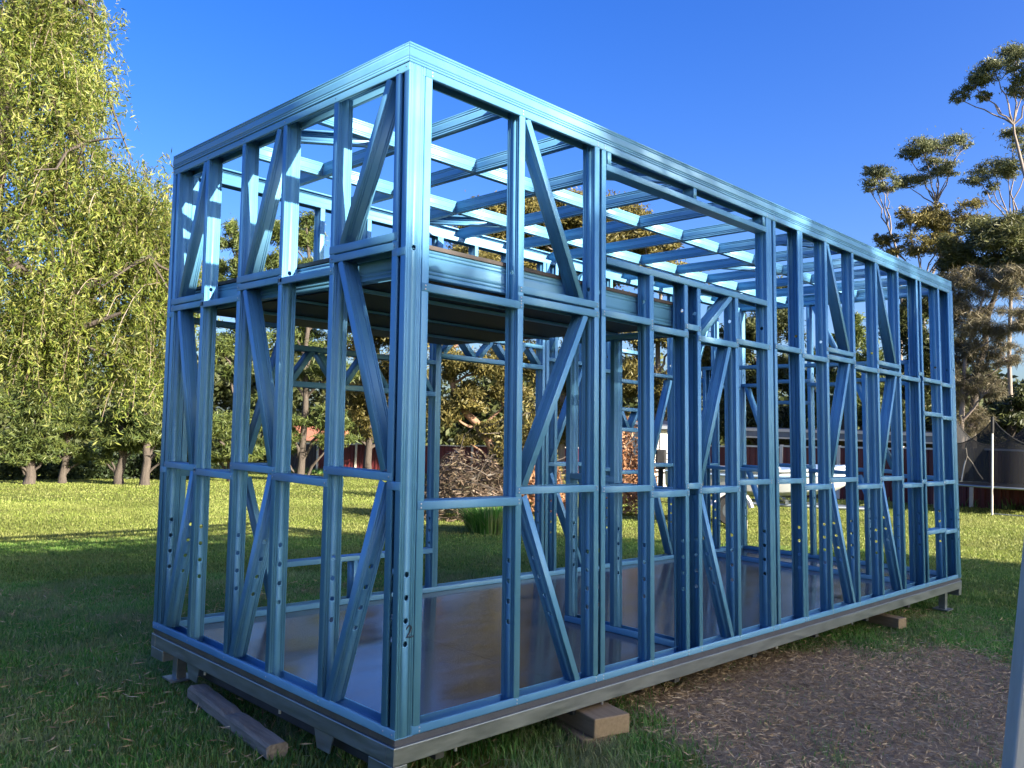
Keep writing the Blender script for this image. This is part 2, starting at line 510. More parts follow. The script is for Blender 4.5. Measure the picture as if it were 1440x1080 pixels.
class Wall:
    """u runs along the wall, depth goes inwards from its outer face"""
    def __init__(self, org, udir, ddir, inset=0.0):
        self.o, self.ud, self.dd, self.inset = Vector(org), Vector(udir), Vector(ddir), inset
    def pt(self, u, z, dep=0.0):
        return self.o + self.ud * u + self.dd * dep + Vector((0, 0, z))
    def member(self, name, u1, z1, u2, z2, ndir, inset=0.0, holes=(), fl=FL, ribs=True):
        """ndir: (du, dz) the way the web faces"""
        nd = (self.ud * ndir[0] + Vector((0, 0, ndir[1]))).normalized()
        mb = csection(self.pt(u1, z1, inset), self.pt(u2, z2, inset), self.dd, nd, w=D - 2 * inset, fl=fl, holes=holes, ribs=ribs)
        return mb.build(name, BLUE, house, smooth=38, solid=0.0016)
    def stud(self, u, s, z0=0.003, z1=HZ - 0.003, holes=True, inset=0.0018):
        """u is the web line; s=+1: flanges run towards +u (web faces -u)"""
        hz = [h - z0 for h in (0.372, 0.465, 0.558, 0.652, 2.02)] if holes else []
        return self.member('stud', u, z0, u, z1, (-s, 0), inset, hz)
    def nogging(self, u0, u1, zc, up=False):
        """flange centre height zc; up=True: the channel opens upwards"""
        if up:
            return self.member('nogging', u0, zc - FL / 2, u1, zc - FL / 2, (0, -1), 0.0, ribs=False)
        return self.member('nogging', u0, zc + FL / 2, u1, zc + FL / 2, (0, 1), 0.0, ribs=False)
    def brace(self, u1, z1, u2, z2, side, holes=False):
        """centre line of the outer flange from (u1,z1) to (u2,z2); web on the `side` (+1/-1 in u)"""
        t = Vector((u2 - u1, z2 - z1)).normalized()
        nrm = Vector((-t.y, t.x))
        if nrm.x * side < 0:
            nrm = -nrm
        a = Vector((u1, z1)) + nrm * FL / 2
        b = Vector((u2, z2)) + nrm * FL / 2
        Lg = (b - a).length
        hl = []
        if holes:
            tz = abs(t.y)
            for h in (0.372, 0.465, 0.558, 0.652):
                zs = (h - a.y) / t.y
                hl.append(zs)
        return self.member('brace', a.x, a.y, b.x, b.y, (nrm.x, nrm.y), 0.0035, hl)

LW = Wall((0, 0, 0), (1, 0, 0), (0, 1, 0))               # long side facing the camera
SW = Wall((0, 0, 0), (0, 1, 0), (1, 0, 0))               # short end facing the camera
FW = Wall((0, WY, 0), (1, 0, 0), (0, -1, 0))             # far long side
EW = Wall((LX, 0, 0), (0, 1, 0), (-1, 0, 0))             # far short end
SCREWS = []
def joint(wall, u, z):
    SCREWS.append((wall, u, z))

def plates(wall, u0, u1, gaps=()):
    segs = [u0] + [g for gg in gaps for g in gg] + [u1]
    for i in range(0, len(segs), 2):
        wall.member('bottom_plate', segs[i], 0, segs[i + 1], 0, (0, -1))
    wall.member('top_plate', u0, HZ, u1, HZ, (0, 1))

# --- long near wall
plates(LW, D + 0.002, LX - D - 0.002)
for u, s in ((D + 0.004, 1), (0.679, 1), (1.251, 1), (1.346, -1), (3.165, -1), (3.226, -1), (3.588, -1), (3.590, 1),
             (3.99, 1), (4.475, 1), (4.94, 1), (5.42, 1), (5.912, -1), (6.008, -1), (6.44, 1), (LX - D - 0.004, -1)):
    LW.stud(u, s)
SILL = 2.19
for u, s in ((1.741, 1), (2.128, -1), (2.267, -1), (2.673, 1), (3.128, -1)):
    if u < 3.0:
        LW.stud(u, s, z1=SILL, holes=True)
LW.stud(3.09, 1)
# the window head and sill in the upper storey
LW.nogging(1.348, 3.09, 2.702, up=True)
LW.nogging(1.348, 3.09, SILL, up=False)
for u in (1.36, 2.20, 3.05):
    LW.member('head_block', u, 2.722, u, HZ - 0.03, (-1, 0), 0.004, fl=0.03)
low = [(D + .004, .715, .931), (.679, 1.287, .980), (1.31, 1.777, .971), (1.741, 2.128, .934), (2.092, 2.267, .974), (2.231, 2.709, .944),
       (2.673, 3.13, .985), (3.19, 3.59, .984), (3.59, 4.03, .934), (3.99, 4.51, .981), (4.475, 4.98, .920), (4.94, 5.46, .978),
       (5.42, 5.912, .912), (5.876, 6.008, .94), (5.972, 6.48, .915), (6.44, LX - D, .925)]
for a, b, z in low:
    LW.nogging(a, b, z, up=(z > 0.96))
    joint(LW, a + 0.018, z), joint(LW, b - 0.018, z)
mid = [(D + .004, .715, 1.860, 0), (.679, 1.287, 1.889, 0), (.679, 1.287, 1.937, 1), (1.31, 1.777, 1.903, 0), (1.741, 2.128, 1.873, 0), (2.092, 2.267, 1.922, 1),
       (2.231, 2.709, 1.864, 0), (2.673, 3.13, 1.892, 0), (3.19, 3.59, 1.908, 0), (3.59, 4.03, 1.881, 0), (3.99, 4.51, 1.909, 0), (3.99, 4.51, 1.966, 1),
       (4.475, 4.98, 1.872, 0), (4.94, 5.46, 1.878, 0), (4.94, 5.46, 1.945, 1), (5.42, 5.912, 1.860, 0), (5.876, 6.008, 1.92, 1), (5.972, 6.48, 1.876, 0), (6.44, LX - D, 1.862, 0)]
for a, b, z, up in mid:
    LW.nogging(a, b, z, up=bool(up))
    joint(LW, a + 0.018, z), joint(LW, b - 0.018, z)
for z in (1.562, 0.477):
    LW.nogging(5.972, 6.48, z)
    LW.nogging(6.44, LX - D, z - 0.02)
for q, h in (((.737, 2.785, 1.150, 1.955), 0), ((1.185, 1.87, .738, 1.00), 0), ((.738, .955, 1.135, .03), 1),
             ((2.63, 2.17, 2.275, 1.885), 0), ((2.605, 1.845, 2.25, .965), 0), ((2.262, .92, 2.61, .03), 1),
             ((4.05, 2.785, 4.40, 1.985), 0), ((4.40, 1.89, 4.05, 1.0), 0), ((4.055, .96, 4.41, .03), 1),
             ((5.00, 2.785, 5.35, 1.965), 0), ((5.35, 1.86, 5.00, .995), 0), ((5.005, .955, 5.36, .03), 1)):
    LW.brace(*q, side=-1, holes=bool(h))
for u in (0.125, .697, 1.269, 1.328, 1.759, 2.11, 2.249, 2.691, 3.12, 3.20, 3.57, 3.61, 4.01, 4.49, 4.96, 5.44, 5.894, 5.99, 6.458, 6.73):
    joint(LW, u, 0.018)
for u in (0.125, .697, 1.269, 1.328, 3.10, 3.20, 3.57, 3.61, 4.01, 4.49, 4.96, 5.44, 5.894, 5.99, 6.458, 6.73):
    joint(LW, u, HZ - 0.018)

# --- short near wall (runs the full width, its end webs show on the long side)
plates(SW, 0.0, WY)
for u, s in ((0.0005, 1), (0.096, -1), (0.545, 1), (1.016, 1), (1.457, 1), (1.90, 1), (2.305, 1), (WY - 0.0005, -1)):
    SW.stud(u, s)
slow = [(.06, .58, 1.048), (.545, 1.052, .990), (1.016, 1.493, 1.020), (1.457, 1.936, .963), (1.90, 2.341, .983)]
for a, b, z in slow:
    SW.nogging(a, b, z, up=False)
    joint(SW, a + 0.018, z), joint(SW, b - 0.018, z)
SW.nogging(0.003, 0.092, 1.012)
SW.nogging(0.003, 0.092, 2.00)
SW.nogging(2.31, 2.397, 0.95)
SW.nogging(2.31, 2.397, 1.90)
for a, b, z, d2 in ((.06, .58, 2.030, 1), (.545, 1.052, 1.975, 0), (1.016, 1.493, 1.985, 1), (1.457, 1.936, 1.928, 0), (1.90, 2.341, 1.936, 1)):
    SW.nogging(a, b, z, up=False)
    if d2:
        SW.nogging(a, b, z + 0.042, up=True)
    joint(SW, a + 0.018, z), joint(SW, b - 0.018, z)
for q, h in (((2.235, 1.915, 1.985, 1.0), 0), ((1.96, .965, 2.245, .03), 1), ((1.95, 2.785, 2.235, 1.985), 0),
             ((1.095, 2.785, 1.405, 2.03), 0), ((1.41, 1.965, 1.075, 1.04), 0), ((1.07, 1.0, 1.415, .03), 1),
             ((.145, 2.785, .495, 2.075), 0), ((.495, 2.01, .125, 1.07), 0), ((.13, 1.03, .505, .03), 1)):
    SW.brace(*q, side=-1, holes=bool(h))
for u in (0.018, .078, .563, 1.034, 1.475, 1.918, 2.323, 2.382):
    joint(SW, u, 0.018), joint(SW, u, HZ - 0.018)

# --- far long wall
plates(FW, D + 0.002, LX - D - 0.002)
for u, s in ((D + .004, 1), (.50, 1), (.81, 1), (2.10, 1), (2.155, -1), (3.335, 1), (3.42, -1), (3.50, 1), (3.93, 1), (4.30, 1), (4.95, -1), (5.38, 1),
             (5.80, 1), (6.25, 1), (LX - D - .004, -1)):
    FW.stud(u, s)
for u in (1.02, 1.42, 1.78, 2.50, 2.88):
    FW.stud(u, 1, z0=2.02, holes=False)
FW.nogging(.81, 2.10, 0.315)
for u in (1.24, 1.38, 1.75):
    FW.stud(u, 1, z1=0.315, holes=False)
def truss(u0, u1, zb, zt, n):
    FW.nogging(u0, u1, zb, up=True)
    FW.nogging(u0, u1, zt)
    du = (u1 - u0) / n
    for i in range(n):
        a, b = u0 + i * du + 0.03, u0 + (i + 1) * du - 0.03
        if i % 2 == 0:
            FW.brace(a, zb + .02, b, zt - .02, side=-1)
        else:
            FW.brace(a, zt - .02, b, zb + .02, side=-1)
truss(.81, 2.10, 1.53, 1.78, 6)
truss(2.155, 3.335, 1.84, 2.02, 6)
truss(4.30, 4.95, 1.32, 1.52, 4)
FW.nogging(4.30, 4.95, 1.80)
FW.nogging(4.30, 4.95, 0.90)
for a, b, z in ((D, .5, .93), (.5, .81, .97), (3.42, 3.93, .98), (3.93, 4.30, .93), (4.95, 5.38, .97), (5.38, 5.80, .93), (5.80, 6.25, .97), (6.25, LX - D, .93),
                (D, .5, 1.88), (.5, .81, 1.92), (3.42, 3.93, 1.92), (3.93, 4.30, 1.88), (4.95, 5.38, 1.90), (5.38, 5.80, 1.86), (5.80, 6.25, 1.9), (6.25, LX - D, 1.86),
                (.81, 2.10, 2.30), (2.155, 3.335, 2.42), (4.30, 4.95, 2.1)):
    FW.nogging(a, b, z)
for q in ((.545, 1.05, .78, 1.86), (.545, .90, .78, .05), (3.46, 1.0, 3.9, 1.88), (3.46, .9, 3.9, .05), (5.00, 1.0, 5.34, 1.86), (5.00, .9, 5.34, .05), (5.84, 1.0, 6.2, 1.86), (5.84, 2.0, 6.2, 2.77), (3.46, 2.0, 3.9, 2.77)):
    FW.brace(*q, side=-1)

# --- far short wall
plates(EW, 0.0, WY)
for u, s in ((0.0005, 1), (0.096, -1), (.55, 1), (1.00, 1), (1.46, 1), (1.90, 1), (2.305, 1), (WY - 0.0005, -1)):
    EW.stud(u, s)
for a, b, z in ((.06, .58, .95), (.545, 1.05, .99), (1.0, 1.5, .95), (1.457, 1.936, .99), (1.9, 2.34, .95),
                (.06, .58, 1.90), (.545, 1.05, 1.94), (1.0, 1.5, 1.90), (1.457, 1.936, 1.94), (1.9, 2.34, 1.90), (1.457, 1.936, 1.70)):
    EW.nogging(a, b, z)
for q in ((.59, 1.0, .96, 1.9), (.96, .93, .59, .04), (1.94, 1.0, 2.26, 1.88), (2.26, .93, 1.94, .04), (1.05, 2.0, 1.42, 2.77)):
    EW.brace(*q, side=-1)

# --- two internal walls
PW1 = Wall((2.205, 0, 0), (0, 1, 0), (1, 0, 0))
PW1.member('bottom_plate', .095, 0, 1.04, 0, (0, -1))
PW1.member('top_plate', .095, 1.92, 1.04, 1.92, (0, 1))
for u, s in ((.10, 1), (.62, 1), (1.00, 1), (1.038, -1)):
    PW1.stud(u, s, z1=1.917)
PW1.nogging(.10, .62, .93)
PW1.nogging(.62, 1.0, .97)
PW2 = Wall((5.90, 0, 0), (0, 1, 0), (1, 0, 0))
PW2.member('bottom_plate', .095, 0, 2.305, 0, (0, -1))
PW2.member('top_plate', .095, 2.05, 2.305, 2.05, (0, 1))
for u, s in ((.10, 1), (.50, 1), (1.55, 1), (1.60, -1), (2.29, -1)):
    PW2.stud(u, s, z1=2.047)
PW2.nogging(1.60, 2.29, .95)

# --- roof frame
ZR = HZ + 0.002
RD = 0.087
def rmember(name, a, b, ndir, pd=(0, 0, 1), w=RD, fl=FL, ribs=True):
    return csection(a, b, pd, ndir, w=w, fl=fl, ribs=ribs).build(name, BLUE, house, smooth=38, solid=0.0016)
rmember('roof_beam', (-0.002, -0.002, ZR), (LX - .03, -0.002, ZR), (0, -1, 0))
rmember('roof_beam', (0.036, WY, ZR), (LX - .03, WY, ZR), (0, 1, 0))
rmember('roof_beam', (-0.004, 0.0, ZR), (-0.004, WY, ZR), (-1, 0, 0))
rmember('roof_beam', (LX - .02, 0.0, ZR), (LX - .02, WY, ZR), (1, 0, 0))
RX = [0.12 + 0.56 * i for i in range(12)]
for x in RX:
    rmember('rafter', (x, 0.004, ZR + .0005), (x, WY - 0.004, ZR + .0005), (-1, 0, 0), w=RD - 0.002)
ends = RX + [LX - .03]
for y in (0.93, 1.74):
    for i in range(len(ends) - 1):
        jy = 0.0 if i % 2 else 0.012
        rmember('roof_block', (ends[i] + .038, y + jy, ZR + .001), (ends[i + 1] - .002, y + jy, ZR + .001), (0, -1, 0), w=RD - .004)
for a, b in (((.17, 1.42), (.66, 1.0)), ((1.86, .42), (2.30, .06)), ((1.86, 2.26), (2.34, 1.79)), ((4.10, .42), (4.56, .06)), ((4.66, 1.3), (5.12, .98)), ((5.8, 2.26), (6.2, 1.8))):
    t = Vector((b[0] - a[0], b[1] - a[1], 0)).normalized()
    nn = Vector((t.y, -t.x, 0))
    if nn.y < 0:
        nn = -nn
    rmember('roof_brace', (a[0], a[1], ZR + .004), (b[0], b[1], ZR + .004), nn, w=RD - .012)

# --- loft floor
ZL0, ZL1 = 1.925, 2.055
LE = 2.20
rmember('loft_beam', (D + .003, D + .012, ZL0), (LE, D + .012, ZL0), (0, -1, 0), w=ZL1 - ZL0)
rmember('loft_beam', (D + .003, WY - D - .012, ZL0), (LE, WY - D - .012, ZL0), (0, 1, 0), w=ZL1 - ZL0)
rmember('loft_beam', (D + .012, D + .05, ZL0 + .001), (D + .012, WY - D - .05, ZL0 + .001), (-1, 0, 0), w=ZL1 - ZL0 - .003)
rmember('loft_beam', (LE, D + .014, ZL0 + .001), (LE, WY - D - .014, ZL0 + .001), (1, 0, 0), w=ZL1 - ZL0 - .003)
for i in range(1, 6):
    x = D + .012 + i * (LE - D) / 6
    rmember('loft_joist', (x, D + .05, ZL0 + .002), (x, WY - D - .05, ZL0 + .002), (-1, 0, 0), w=ZL1 - ZL0 - .005)
for y in (0.8, 1.6):
    for i in range(6):
        x0 = D + .05 + i * (LE - D) / 6
        rmember('loft_block', (x0, y, ZL0 + .004), (x0 + (LE - D) / 6 - .05, y, ZL0 + .004), (0, -1, 0), w=ZL1 - ZL0 - .01)
def lbox(x0, x1, y0, y1, z0, z1):
    mb = MB()
    mb.box(x0, x1, y0, y1, z0, z1)
    mb.v = [lean(p) for p in mb.v]
    return mb
for i in range(2):
    x0 = D + .004 + i * 1.056
    lbox(x0, x0 + 1.052, D + .006, WY - D - .006, ZL1 + .001, ZL1 + .019).build('loft_board', PINK if False else PLY, house)
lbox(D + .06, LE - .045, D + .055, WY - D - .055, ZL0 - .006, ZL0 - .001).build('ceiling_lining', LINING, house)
for y in (.55, 1.15, 1.75):
    rmember('ceiling_batten', (D + .06, y, ZL0 - .022), (LE - .045, y, ZL0 - .022), (0, 0, -1), pd=(0, 1, 0), w=.034, fl=.014, ribs=False)
lbox(D + .004, LE, D + .0015, D + .0055, ZL1 - .001, ZL1 + .014).build('board_edge', PINK, house)

# --- floor sheets
nx = 6
for i in range(nx):
    x0 = 0.0 + i * LX / nx
    lbox(x0 + .001, x0 + LX / nx - .001, 0.012, WY - 0.012, -0.026, -0.0015).build('floor_sheet', FLOOR, house)
mb = MB()
mb.box(.004, LX - .004, .004, .0115, -.030, -.002)
mb.box(.004, LX - .004, WY - .0115, WY - .004, -.030, -.002)
mb.box(.004, .0115, .012, WY - .012, -.030, -.002)
mb.box(LX - .0115, LX - .004, .012, WY - .012, -.030, -.002)
mb.build('floor_edge', EDGE, house)

# --- galvanised base
def galv(name, x0, x1, y0, y1, z0, z1, m=GALV, bevel=0.004):
    mb = MB()
    mb.box(x0, x1, y0, y1, z0, z1)
    return mb.build(name, m, house, bevel=bevel)
galv('base_beam', -.004, LX + .004, -.004, .05, -.105, -.031)
galv('base_beam', -.004, LX + .004, WY - .05, WY + .004, -.105, -.031)
galv('base_beam', -.0035, .05, .052, WY - .052, -.1045, -.0315)
galv('base_beam', LX - .05, LX + .0035, .052, WY - .052, -.1045, -.0315)
for y in (0.52, 1.85):
    galv('chassis_rail', .12, LX - .12, y - .03, y + .03, -.215, -.107, DARKSTEEL)
for x in [0.28 + i * 0.9 for i in range(8)]:
    galv('chassis_crossbeam', x, x + .05, .07, WY - .07, -.165, -.107, DARKSTEEL)
galv('chassis_crossbeam', .10, .16, .20, WY - .30, -.205, -.155, DARKSTEEL)
for y in (0.555, 1.895):
    mb = MB()
    mb.prism([(y - .085, -.106), (y + .085, -.106), (y + .05, -.205), (y - .05, -.205)], .03, .036, lambda a, b, c: (c, a, b))
    mb.build('gusset_plate', GALV, house)
for (cx, cy, sx, sy) in ((0, 0, 1, 1), (0, WY, 1, -1), (LX, 0, -1, 1), (LX, WY, -1, -1)):
    mb = MB()
    xa, xb = sorted((cx - sx * .002, cx + sx * .07))
    ya, yb = sorted((cy - sy * .002, cy + sy * .17))
    mb.box(xa, xb, ya, yb, -.168, -.107)
    mb.build('corner_bracket', GALV, house, bevel=.003)
    mb = MB()
    lx, ly = cx + sx * (.09 if cx == 0 else .36), cy + sy * (.20 if cx == 0 else .05)
    mb.box(lx - .03, lx + .03, ly - .03, ly + .03, -.285, -.106)
    leg = mb.build('leg', GALV, house, bevel=.003)
    mb = MB()
    mb.box(lx - .07, lx + .07, ly - .07, ly + .07, -.272, -.262)
    mb.build('foot_plate', GALV, leg)
for x, y in ((0.35, .012), (1.35, .012), (3.2, .012), (4.4, .012), (.012, .9), (.012, 1.7)):
    mb = MB()
    mb.tube([(x, y + .01, -.104), (x, y + .01, -.128)], .007, 8)
    mb.build('bolt', SCREWM, house)

# --- screws of the joints, far too many to pick apart
mb = MB()
for wall, u, z in SCREWS:
    for dz in (-.008, .008) if wall is LW else (0.0,):
        c0 = wall.pt(u, z + dz, -.0016)
        k = len(mb.v)
        for rr, dp in ((.0042, 0), (.0042, -.0012), (.0024, -.0028)):
            for q in range(8):
                an = q * math.pi / 4
                p_ = c0 + wall.ud * (rr * math.cos(an)) + Vector((0, 0, rr * math.sin(an))) + wall.dd * dp
                mb.v.append(lean(p_))
        for ring in range(2):
            for q in range(8):
                mb.f.append((k + ring * 8 + q, k + ring * 8 + (q + 1) % 8, k + ring * 8 + 8 + (q + 1) % 8, k + ring * 8 + 8 + q))
        mb.f.append(tuple(k + 16 + q for q in range(8)))
mb.build('screw', SCREWM, house, kind='stuff')

# --- the hand-written 2 on the corner stud
mb = MB()
pts2 = [(.048, .431), (.052, .441), (.061, .446), (.069, .442), (.071, .433), (.066, .421), (.057, .410), (.048, .399), (.058, .401), (.070, .398), (.083, .401)]
mb.tube([lean((x, -.0024, z)) for x, z in pts2], .0026, 6)
mb.build('number_mark', INK, house)

# ------------------------------------------------------------------ timber under and beside the frame
def timber(name, c, l, wd, h, rz, m, label, group=None, tilt=0.0, notch=False):
    o = empty(name, c, label, 'timber block' if l < 1 else 'timber sleeper', group, rz)
    mb = MB()
    n = 6
    for i in range(n):
        pass
    mb.box(-l / 2, l / 2, -wd / 2, wd / 2, 0, h)
    p = mb.build('timber', m, o, bevel=.006)
    p.rotation_euler = (0, tilt, 0)
    return o
def sleeper():
    o = empty('timber_sleeper', (-.02, 1.30, .0), 'long weathered grey-brown sleeper lying on the grass in front of the short end', 'timber sleeper', None, math.radians(84.5))
    rng = np.random.default_rng(3)
    mb = MB()
    n = 14
    l, wd, h = 1.06, .105, .07
    prof = [(-wd / 2 + .01, 0), (wd / 2 - .01, 0), (wd / 2, .012), (wd / 2, h - .014), (wd / 2 - .014, h), (-wd / 2 + .014, h), (-wd / 2, h - .014), (-wd / 2, .012)]
    for i in range(n + 1):
        x = -l / 2 + l * i / n
        for (a, b) in prof:
            mb.v.append((x + rng.normal(0, .002), a + rng.normal(0, .0015), max(0, b + rng.normal(0, .0015) - (.012 if abs(i - 7) < 1 and b > .05 else 0))))
    k = len(prof)
    for i in range(n):
        for j in range(k):
            mb.f.append((i * k + j, i * k + (j + 1) % k, (i + 1) * k + (j + 1) % k, (i + 1) * k + j))
    mb.f.append(tuple(reversed(range(k))))
    mb.f.append(tuple(n * k + j for j in range(k)))
    mb.build('timber', SLEEPER, o)
sleeper()
BG = 'timber blocks packed under the base'
timber('timber_block', (1.27, .10, .002), .40, .20, .045, math.radians(70), PINEW, 'flat pale pine offcut on the grass at the bottom of the nearer packing stack', BG)
timber('timber_block', (1.31, .06, .048), .36, .22, .095, math.radians(76), PINEW, 'thick pale pine block on top of the nearer stack under the long side', BG)
timber('timber_block', (5.34, .12, .002), .28, .12, .085, math.radians(80), PINEW, 'short pine block under the far end of the long side', BG)
timber('timber_block', (4.95, .42, .002), .30, .10, .09, math.radians(10), PINEW, 'dim pine offcut lying further under the base beside the far block', BG)

# galvanised post leaning at the right
def post():
    b0 = at(1424, 1180, 2.9)
    b1 = at(1461, 800, 2.9)
    a = b1 - b0
    base = b0 - a * ((b0.z + .02) / a.z)
    top = b0 + a * ((3.2 - b0.z) / a.z)
    o = empty('steel_post', base, 'leaning galvanised square steel post close by at the right edge', 'post')
    rot = Matrix.Rotation(math.radians(40), 3, 'Z')
    t = (top - base)
    mb = MB()
    e = [(-.035, -.035), (.035, -.035), (.035, .035), (-.035, .035)]
    ring = lambda off: [tuple(rot @ Vector((x, y, 0)) + off) for x, y in e]
    mb.quadbox(ring(Vector((0, 0, 0))) + ring(t))
    mb.build('tube', POSTM, o, bevel=.006)
    mb = MB()
    mb.box(-.045, .045, -.045, .045, 0, .02, rot, t)
    mb.build('cap', RUBBER, o)
post()

# ------------------------------------------------------------------ foliage helpers
def leaf_geo(rng, c, d, ln, wd):
    """rhombus leaves: centres c, directions d"""
    n = len(c)
    s = np.cross(d, rng.normal(size=(n, 3)))
    s /= np.linalg.norm(s, axis=1, keepdims=True) + 1e-9
    ln = np.broadcast_to(ln, (n,))[:, None]
    wd = np.broadcast_to(wd, (n,))[:, None]
    v = np.stack([c - d * ln / 2, c + s * wd / 2, c + d * ln / 2, c - s * wd / 2], 1).reshape(-1, 3)
    q = np.arange(4 * n).reshape(-1, 4)
    return v, q

def unit(v):
    return v / (np.linalg.norm(v, axis=1, keepdims=True) + 1e-9)

def wiggle(rng, a, b, n=5, amp=0.08, sag=0.0):
    a, b = np.array(a, float), np.array(b, float)
    L_ = np.linalg.norm(b - a)
    out = []
    for i in range(n + 1):
        t = i / n
        p = a + (b - a) * t
        if 0 < i < n:
            p = p + rng.normal(0, amp * L_ / n ** 0.5 * 0.6, 3)
        p[2] += sag * L_ * math.sin(math.pi * t)
        out.append(p)
    return out

def tree(name, label, cat, d, trunk, clumps, leafm, barkm, seed, leaf=(0.16, 0.05), dens=70, r0=0.22, puff=0.42, npuff=13, flat=0.75,
         droop=0.0, twig=True, group=None, ground_u=None, limb_r=None, limbs_from=None, upright=0.0):
    """trunk: photo points from the ground up; clumps: (u, v, ru, rv[, dd]) foliage masses; all at plan distance d"""
    rng = np.random.default_rng(seed)
    k = d / FPX
    base = gpt(trunk[0][0], d)
    root = empty(name, base, label, cat, group)
    B = np.array(base)
    tp = [np.array((base.x, base.y, base.z - .1)) - B] + [np.array(at(u, v, d)) - B for u, v in trunk[1:]]
    pts = []
    for i in range(len(tp) - 1):
        for t in np.linspace(0, 1, 4)[:-1]:
            pts.append(tp[i] + (tp[i + 1] - tp[i]) * t + (rng.normal(0, .03, 3) * (i > 0 or t > 0)))
    pts.append(tp[-1])
    n = len(pts)
    rad = [r0 * (1.25 if i == 0 else 1) * (1 - 0.72 * i / (n - 1)) for i in range(n)]
    mb = MB()
    mb.tube(pts, rad, 9)
    V, Q = [], []
    nv = 0
    for cl in clumps:
        u, v, ru, rv = cl[:4]
        dd = cl[4] if len(cl) > 4 else rng.uniform(-.5, .5) * ru * k * 1.2
        c = np.array(at(u, v, d + dd)) - B
        R3 = np.array([ru * k, ru * k * 0.9, rv * k])
        # limb
        best = [i for i in range(n) if pts[i][2] < c[2] - 0.15 * R3[2]] or [0]
        cost = [np.linalg.norm(pts[i] - c) + 0.25 * abs(c[2] - pts[i][2]) for i in best]
        i0 = best[int(np.argmin(cost))]
        i0 = max(0, i0 - 1)
        lr = min(rad[i0] * 0.6, 0.03 + 0.05 * R3[0]) if limb_r is None else limb_r
        lp = wiggle(rng, pts[i0], c - np.array([0, 0, R3[2] * 0.3]), 6, 0.10, 0.04)
        mb.tube(lp, list(np.linspace(lr, lr * 0.35, len(lp))), 6, caps=False)
        m = max(4, int(npuff))
        dirs = unit(rng.normal(size=(m, 3)))
        pc = c + dirs * R3 * (rng.uniform(0.25, 1.0, (m, 1)) ** 0.6) * 0.8
        for j in range(m):
            pr = puff * R3 * rng.uniform(0.7, 1.25)
            pr[2] = max(pr[2], 0.5 * pr[0]) * flat
            if twig:
                st = lp[-1] if rng.random() < .6 else lp[-2]
                mb.tube(wiggle(rng, st, pc[j], 3, 0.08), [lr * .30, lr * .22, lr * .15, lr * .08], 4, caps=False)
            area = (pr[0] * pr[2]) * 4
            nl = int(max(12, dens * area / (leaf[0] * leaf[1]) * 0.05))
            x = rng.normal(size=(nl, 3))
            x = unit(x) * (rng.uniform(0, 1, (nl, 1)) ** 0.45)
            lc = pc[j] + x * pr * rng.lognormal(-.08, .30, (nl, 1))
            dv = unit(rng.normal(size=(nl, 3)) * np.array([1, 1, 1 - 0.3 * (droop > 0)]) + np.array([0, 0, -2.0 * droop + 1.5 * upright]) + 0.5 * x)
            sc = rng.uniform(0.7, 1.35, nl)
            vv, qq = leaf_geo(rng, lc, dv, leaf[0] * sc, leaf[1] * sc)
            V.append(vv)
            Q.append(qq + nv)
            nv += len(vv)
    mb.build('trunk', barkm, root, smooth=60)
    np_mesh('crown', np.concatenate(V), np.concatenate(Q), leafm, root)
    return root

